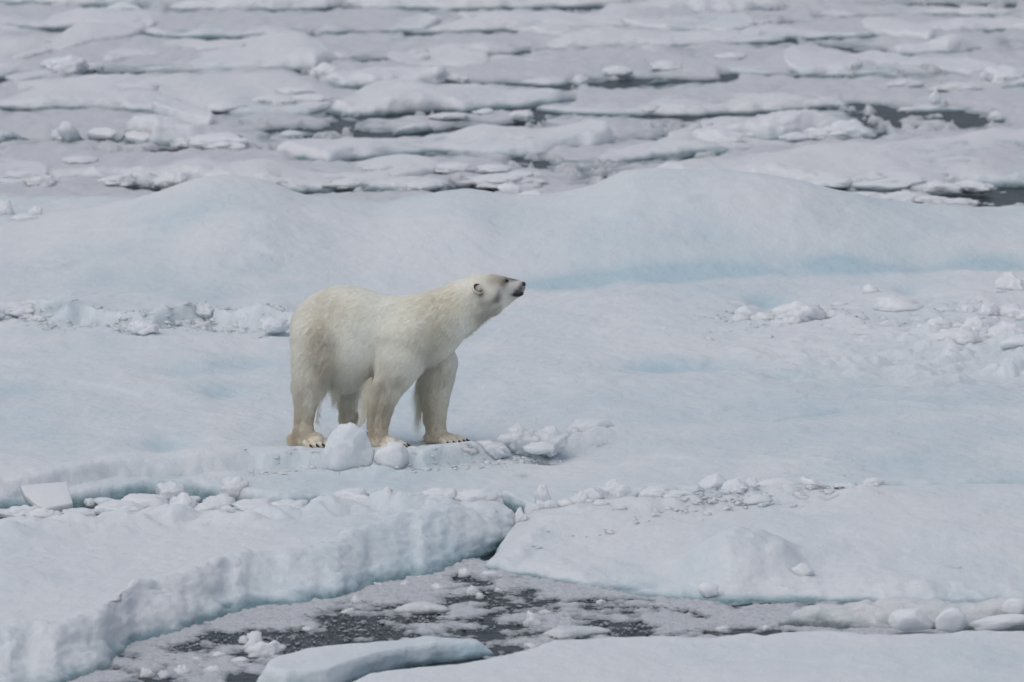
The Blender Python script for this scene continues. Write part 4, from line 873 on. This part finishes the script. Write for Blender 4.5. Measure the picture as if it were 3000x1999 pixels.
def fur_colour(V, k=0.0):
    cx, cy = detail_px(V); n = len(V)
    lift_ = lambda c: c if max(c) < .33 else tuple(q**.68 for q in c)
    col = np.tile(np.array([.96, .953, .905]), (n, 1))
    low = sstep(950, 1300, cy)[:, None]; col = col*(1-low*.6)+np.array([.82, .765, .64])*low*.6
    wob = .22*noise(V[:, 0]*14, V[:, 1]*14, V[:, 2]*14, 71)+.15*noise(V[:, 0]*45, V[:, 1]*45, V[:, 2]*45, 72)
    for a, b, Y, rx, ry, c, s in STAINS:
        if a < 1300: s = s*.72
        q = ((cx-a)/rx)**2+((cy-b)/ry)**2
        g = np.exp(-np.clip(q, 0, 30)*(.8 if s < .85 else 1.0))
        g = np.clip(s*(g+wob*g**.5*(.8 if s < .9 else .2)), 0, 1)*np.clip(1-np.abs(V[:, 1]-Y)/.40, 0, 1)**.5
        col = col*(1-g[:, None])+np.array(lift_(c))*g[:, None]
    return np.clip(col, .01, .95)

def attr_material(name, attr, rough=.7, bump=0., spec=.2):
    m, t, b = newmat(name); a = N(t, 'ShaderNodeAttribute', attribute_name=attr)
    t.links.new(a.outputs['Color'], b.inputs['Base Color']); b.inputs['Roughness'].default_value = rough; b.inputs['Specular IOR Level'].default_value = spec
    if bump:
        n = N(t, 'ShaderNodeTexNoise', Scale=60.0, Detail=3.0); bp = N(t, 'ShaderNodeBump', Strength=bump, Distance=.01)
        g = N(t, 'ShaderNodeNewGeometry'); t.links.new(g.outputs['Position'], n.inputs['Vector'])
        t.links.new(n.outputs['Fac'], bp.inputs['Height']); t.links.new(bp.outputs[0], b.inputs['Normal'])
    return m
def plain(name, c, rough=.4, spec=.5):
    m, t, b = newmat(name)
    g = N(t, 'ShaderNodeNewGeometry'); n = N(t, 'ShaderNodeTexNoise', Scale=120.0, Detail=3.0); t.links.new(g.outputs['Position'], n.inputs['Vector'])
    t.links.new(mixc(t, n.outputs['Fac'], tuple(q*.7 for q in c), tuple(min(1, q*1.3) for q in c)), b.inputs['Base Color'])
    b.inputs['Roughness'].default_value = rough; b.inputs['Specular IOR Level'].default_value = spec
    return m

V, Q, CLAWS = build_bear()
bear = bpy.data.objects.new('polar_bear', None); link(bear); bear.location = (-.95, .1, 0); bear.empty_display_size = .3
tag(bear, 'cream-white polar bear standing side-on on the ice with its head raised to the right', 'polar bear')
OFF = np.array(bear.location)
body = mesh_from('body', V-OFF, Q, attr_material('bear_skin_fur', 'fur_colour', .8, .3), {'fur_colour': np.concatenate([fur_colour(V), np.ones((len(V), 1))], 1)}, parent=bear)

M_CLAW = plain('claw_horn', (.025, .02, .017), .35); M_NOSE = plain('nose_skin', (.02, .018, .018), .35); M_EYE = plain('eye', (.012, .009, .008), .1, .6); M_LIP = plain('lip_skin', (.022, .02, .02), .45)
for P1, d, rad in CLAWS:                                   # a curved tapering claw at each toe
    n = 7; ring = 8; Vc = []; 
    for i in range(n):
        t = i/(n-1); c = P1+d*(rad*.45+t*.048)+np.array([0, 0, .008-.022*t*t-.002]); r_ = .0088*(1-t)**.7+.0008
        side = np.array([-d[1], d[0], 0])
        for q in range(ring):
            a = q/ring*2*math.pi; Vc.append(c+side*math.cos(a)*r_*.8+np.array([0, 0, 1])*math.sin(a)*r_*1.2)
    Fc = [(i*ring+q, i*ring+(q+1) % ring, (i+1)*ring+(q+1) % ring, (i+1)*ring+q) for i in range(n-1) for q in range(ring)]
    Vc = np.array(Vc); Vc[:, 2] = np.maximum(Vc[:, 2], .002)
    mesh_from('claw', Vc-OFF, Fc, M_CLAW, parent=bear)
def blob(name, pos, rad, mat, parent, rot=(0, 0, 0), seed=0, sub=ICO3, amp=.0, attrs=None, shape=None):
    Vb, Fb = sub; Vb = Vb*np.array(rad)
    if shape: Vb = shape(Vb)
    R = np.array(Matrix.Rotation(rot[2], 3, 'Z') @ Matrix.Rotation(rot[1], 3, 'Y') @ Matrix.Rotation(rot[0], 3, 'X'))
    return mesh_from(name, Vb@R.T+np.array(pos)-OFF, Fb, mat, attrs, parent=parent)
blob('nose', C(1915, 194, -.04), (.020, .030, .023), M_NOSE, bear, (0, .35, 0), shape=lambda v: v*(1-.25*(v[:, 2:3] < -.008)))
for s in (-1, 1):
    blob('eye', C(1790, 163, -.04+s*.062), (.015, .008, .010), M_EYE, bear, (0, .3, 0))
# lips: a dark band round the front of the mouth
def lips():
    pts = [(1838, 268, -.098), (1862, 272, -.094), (1885, 271, -.083), (1905, 262, -.066), (1912, 256, -.04), (1905, 262, -.014), (1885, 271, .003), (1862, 272, .014), (1838, 268, .018)]
    for dy, r_ in ((-3, .0085), (9, .0075)):
        P = np.array([C(a, b+dy, y) for a, b, y in pts]); ring = 8; Vc = []
        for i in range(len(P)):
            t = P[min(i+1, len(P)-1)]-P[max(i-1, 0)]; t /= np.linalg.norm(t); u = np.cross(t, [0, 0, 1.]); u /= np.linalg.norm(u); v = np.cross(u, t); k = .6 if i in (0, len(P)-1) else 1
            for q in range(ring): a = q/ring*2*math.pi; Vc.append(P[i]+(u*math.cos(a)+v*math.sin(a))*r_*k)
        Fc = [(i*ring+q, i*ring+(q+1) % ring, (i+1)*ring+(q+1) % ring, (i+1)*ring+q) for i in range(len(P)-1) for q in range(ring)]
        mesh_from('lip', np.array(Vc)-OFF, Fc, M_LIP, parent=bear)
lips()
# ears: cupped, dark inside
def ear(cx, cy, Y, s):
    u = np.linspace(0, 1, 14); v = np.linspace(0, 2*math.pi, 29)[:-1]; Vc = []; col = []
    ax = np.array([.35, s*.72, .55]); ax /= np.linalg.norm(ax)
    e1 = np.array([.80, s*-.15, .10]); e1 -= ax*(e1@ax); e1 /= np.linalg.norm(e1); e2 = np.cross(ax, e1)
    P0 = C(cx, cy, Y); 
    prof = [(.0, .35), (.55, .45), (.85, .65), (1.0, .95), (1.0, 1.08), (.92, 1.10), (.82, 1.0), (.62, .72), (.35, .55), (.0, .50)]
    for i, (r_, h_) in enumerate(prof):
        for a in v:
            q = P0+(e1*math.cos(a)*.050+e2*math.sin(a)*.044)*r_+ax*(h_-.55)*.06*(1-.35*math.cos(a))
            Vc.append(q); col.append((.80, .77, .67, 1) if i < 6 else (.12, .10, .085, 1) if i <= 7 else (.035, .03, .03, 1))
    n = len(v); Fc = [(i*n+q, i*n+(q+1) % n, (i+1)*n+(q+1) % n, (i+1)*n+q) for i in range(len(prof)-1) for q in range(n)]
    mesh_from('ear', np.array(Vc)-OFF, Fc, attr_material('ear_fur', 'fur_colour', .8), {'fur_colour': np.array(col)}, parent=bear)
ear(1562, 236, -.145, -1); ear(1540, 166, .075, 1)

def strand_material():
    m = bpy.data.materials.new('fur_strands'); m.use_nodes = True; t = m.node_tree; t.nodes.clear()
    a = N(t, 'ShaderNodeAttribute', attribute_name='fur_colour')
    d = N(t, 'ShaderNodeBsdfDiffuse'); tr = N(t, 'ShaderNodeBsdfTranslucent'); mx = N(t, 'ShaderNodeMixShader'); mx.inputs[0].default_value = .5
    o = N(t, 'ShaderNodeOutputMaterial')
    t.links.new(a.outputs['Color'], d.inputs[0]); t.links.new(a.outputs['Color'], tr.inputs[0])
    t.links.new(d.outputs[0], mx.inputs[1]); t.links.new(tr.outputs[0], mx.inputs[2]); t.links.new(mx.outputs[0], o.inputs[0])
    return m

def build_fur():
    r = np.random.default_rng(11)
    T = np.concatenate([Q[:, [0, 1, 2]], Q[:, [0, 2, 3]]]); A, B, D = V[T[:, 0]], V[T[:, 1]], V[T[:, 2]]
    nn = np.cross(B-A, D-A); area = np.linalg.norm(nn, axis=1); nn /= area[:, None]+1e-12
    vn = np.zeros_like(V)
    for k in range(3):
        for j in range(3): vn[:, j] += np.bincount(T[:, k], nn[:, j]*area, len(V))
    vn /= np.linalg.norm(vn, axis=1, keepdims=True)+1e-12
    if (vn*(V-V.mean(0))).sum() < 0: vn = -vn
    _, cyv = detail_px((A+B+D)/3); cxv, _ = detail_px((A+B+D)/3)
    wgt = area*(1+4*sstep(1450, 1700, cxv))
    n = 200000
    ti = r.choice(len(T), n, p=wgt/wgt.sum()); a = r.random(n); b = r.random(n); sw = a+b > 1; a[sw] = 1-a[sw]; b[sw] = 1-b[sw]; c = 1-a-b
    P = A[ti]*a[:, None]+B[ti]*b[:, None]+D[ti]*c[:, None]
    Nn = vn[T[ti, 0]]*a[:, None]+vn[T[ti, 1]]*b[:, None]+vn[T[ti, 2]]*c[:, None]; Nn /= np.linalg.norm(Nn, axis=1, keepdims=True)
    cx, cy = detail_px(P)
    # how the coat lies: back from the nose, back and down on the body, down on the legs
    fl = np.tile(np.array([-.75, .12, -.65]), (n, 1))
    leg = sstep(850, 1000, cy)[:, None]; fl = fl*(1-leg)+np.array([-.25, .02, -1.])*leg
    head = sstep(1250, 1500, cx)[:, None]; fl = fl*(1-head)+np.array([-.90, .05, -.35])*head
    paw = (sstep(1320, 1380, cy))[:, None]; fl = fl*(1-paw)+np.array([.35, -.1, -.6])*paw
    s1 = np.stack([noise(P[:, 0]*9, P[:, 1]*9, P[:, 2]*9, 31+k) for k in range(3)], 1); s2 = np.stack([noise(P[:, 0]*46, P[:, 1]*46, P[:, 2]*46, 41+k) for k in range(3)], 1)
    fl = fl+.36*s1+.22*s2+.14*r.normal(size=(n, 3))
    tg = fl-Nn*(fl*Nn).sum(1, keepdims=True); tg /= np.linalg.norm(tg, axis=1, keepdims=True)+1e-9
    L = np.full(n, .038)
    L = L+.035*sstep(700, 930, cy)*(cx < 800)*(cx > 330)*(Nn[:, 2] < .1)
    L = np.where(cy > 980, np.minimum(L, .026), L); L = np.where((cy > 900) & (Nn[:, 0] < -.3), L+.024, L); L = np.where((cx > 380) & (cx < 800) & (cy > 780) & (cy < 980) & (Nn[:, 2] < .0), L+.055, L)
    L = L*(1-.55*sstep(1250, 1600, cx)); L = L*(1-.62*sstep(1520, 1800, cx)); L = np.where(cx > 1865, .004, L)
    L = np.where((cx > 1560) & (cx < 1760) & (Nn[:, 2] < -.35), L+.022, L)
    L = np.where(cy > 1340, np.minimum(L, .020), L); L = np.where((cy > 1350) & ((cx > 270) & (cx < 430) | (cx > 1290) | (cx > 860) & (cx < 1000)), .006, L)
    L = np.where((cy > 1280) & (cx < 180), .05, L)
    L = L*(.65+.6*r.random(n))
    M = 6; t = np.linspace(0, 1, M)
    lift = (.38+.15*np.clip(s2[:, 0], -1, 1))[:, None]
    pts = np.empty((n, M, 3))
    for i in range(M):
        q = t[i]; pts[:, i] = P+L[:, None]*(Nn*(lift*(q-.55*q*q))+tg*(.86*q)+np.array([0, 0, -.16])*q*q)
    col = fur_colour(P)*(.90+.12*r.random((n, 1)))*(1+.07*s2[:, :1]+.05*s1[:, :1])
    lists = [pts]; cols = [col]
    # long feathering behind the legs and under the belly
    def tuft(c0, c1, Y, drop, cnt, Lm, colr, yw=.05, curl=(0, 0)):
        u = r.random(cnt); p0 = C(c0[0]+(c1[0]-c0[0])*u, c0[1]+(c1[1]-c0[1])*u, Y+yw*r.normal(size=cnt))
        k = np.floor(u*cnt/38); kd = np.stack([np.sin(k*12.9898+j*7.1)*.22 for j in range(3)], 1)*.6
        d = np.array(drop)+kd+.13*r.normal(size=(cnt, 3)); d /= np.linalg.norm(d, axis=1, keepdims=True)
        l = Lm*(.45+.65*r.random(cnt))*(.75+.3*np.sin(k*78.2))
        q = np.empty((cnt, M, 3))
        for i in range(M):
            s = t[i]; q[:, i] = p0+l[:, None]*(d*s+np.array([curl[0], 0, curl[1]])*s*s)
        q[..., 2] = np.maximum(q[..., 2], .01)
        lists.append(q); cols.append(np.array(colr)*(.85+.25*r.random((cnt, 1))))
    cream = (.90, .87, .77); dusk = (.80, .77, .67)
    tuft((760, 900), (708, 1250), -.12, (-.85, .1, -.45), 1100, .12, cream, .05, (.05, -.45))
    tuft((760, 930), (720, 1120), -.10, (-.95, .1, -.12), 350, .15, cream, .04, (.05, -.40))
    tuft((1105, 920), (1135, 1130), .22, (-.30, 0, -.95), 420, .24, dusk, .04, (.12, -.25))
    tuft((1110, 950), (1140, 1180), .22, (-.42, 0, -.8), 260, .19, dusk, .04, (.2, -.3))
    tuft((400, 940), (520, 970), .15, (-.05, 0, -1), 420, .20, dusk, .10, (.08, 0))
    tuft((350, 1080), (325, 1250), .02, (.45, 0, -.9), 260, .06, cream, .05, (.1, -.3))
    tuft((178, 1290), (150, 1380), .03, (-.75, .1, -.4), 700, .05, (.68, .6, .46), .05, (0, -.3))
    tuft((1480, 590), (1740, 375), -.03, (-.05, 0, -1), 900, .040, dusk, .03, (-.2, 0))
    tuft((1210, 1370), (1150, 1385), .23, (-.8, 0, -.3), 300, .05, (.66, .58, .44), .03, (0, -.2))
    pts = np.concatenate(lists); col = np.clip(np.concatenate(cols), .01, .95); n = len(pts)
    hc = bpy.data.hair_curves.new('fur'); hc.add_curves([M]*n)
    hc.attributes['position'].data.foreach_set('vector', (pts-OFF).astype(np.float32).ravel())
    rad = np.tile(np.linspace(.00075, .00022, M), n).astype(np.float32); rad[200000*M:] *= .62
    ra = hc.attributes.get('radius') or hc.attributes.new('radius', 'FLOAT', 'POINT'); ra.data.foreach_set('value', rad)
    ca = hc.attributes.new('fur_colour', 'FLOAT_COLOR', 'CURVE'); ca.data.foreach_set('color', np.concatenate([col, np.ones((n, 1))], 1).astype(np.float32).ravel())
    hc.materials.append(strand_material())
    o = bpy.data.objects.new('fur', hc); link(o, bear); tag(o, None, None, None, 'stuff')
build_fur()
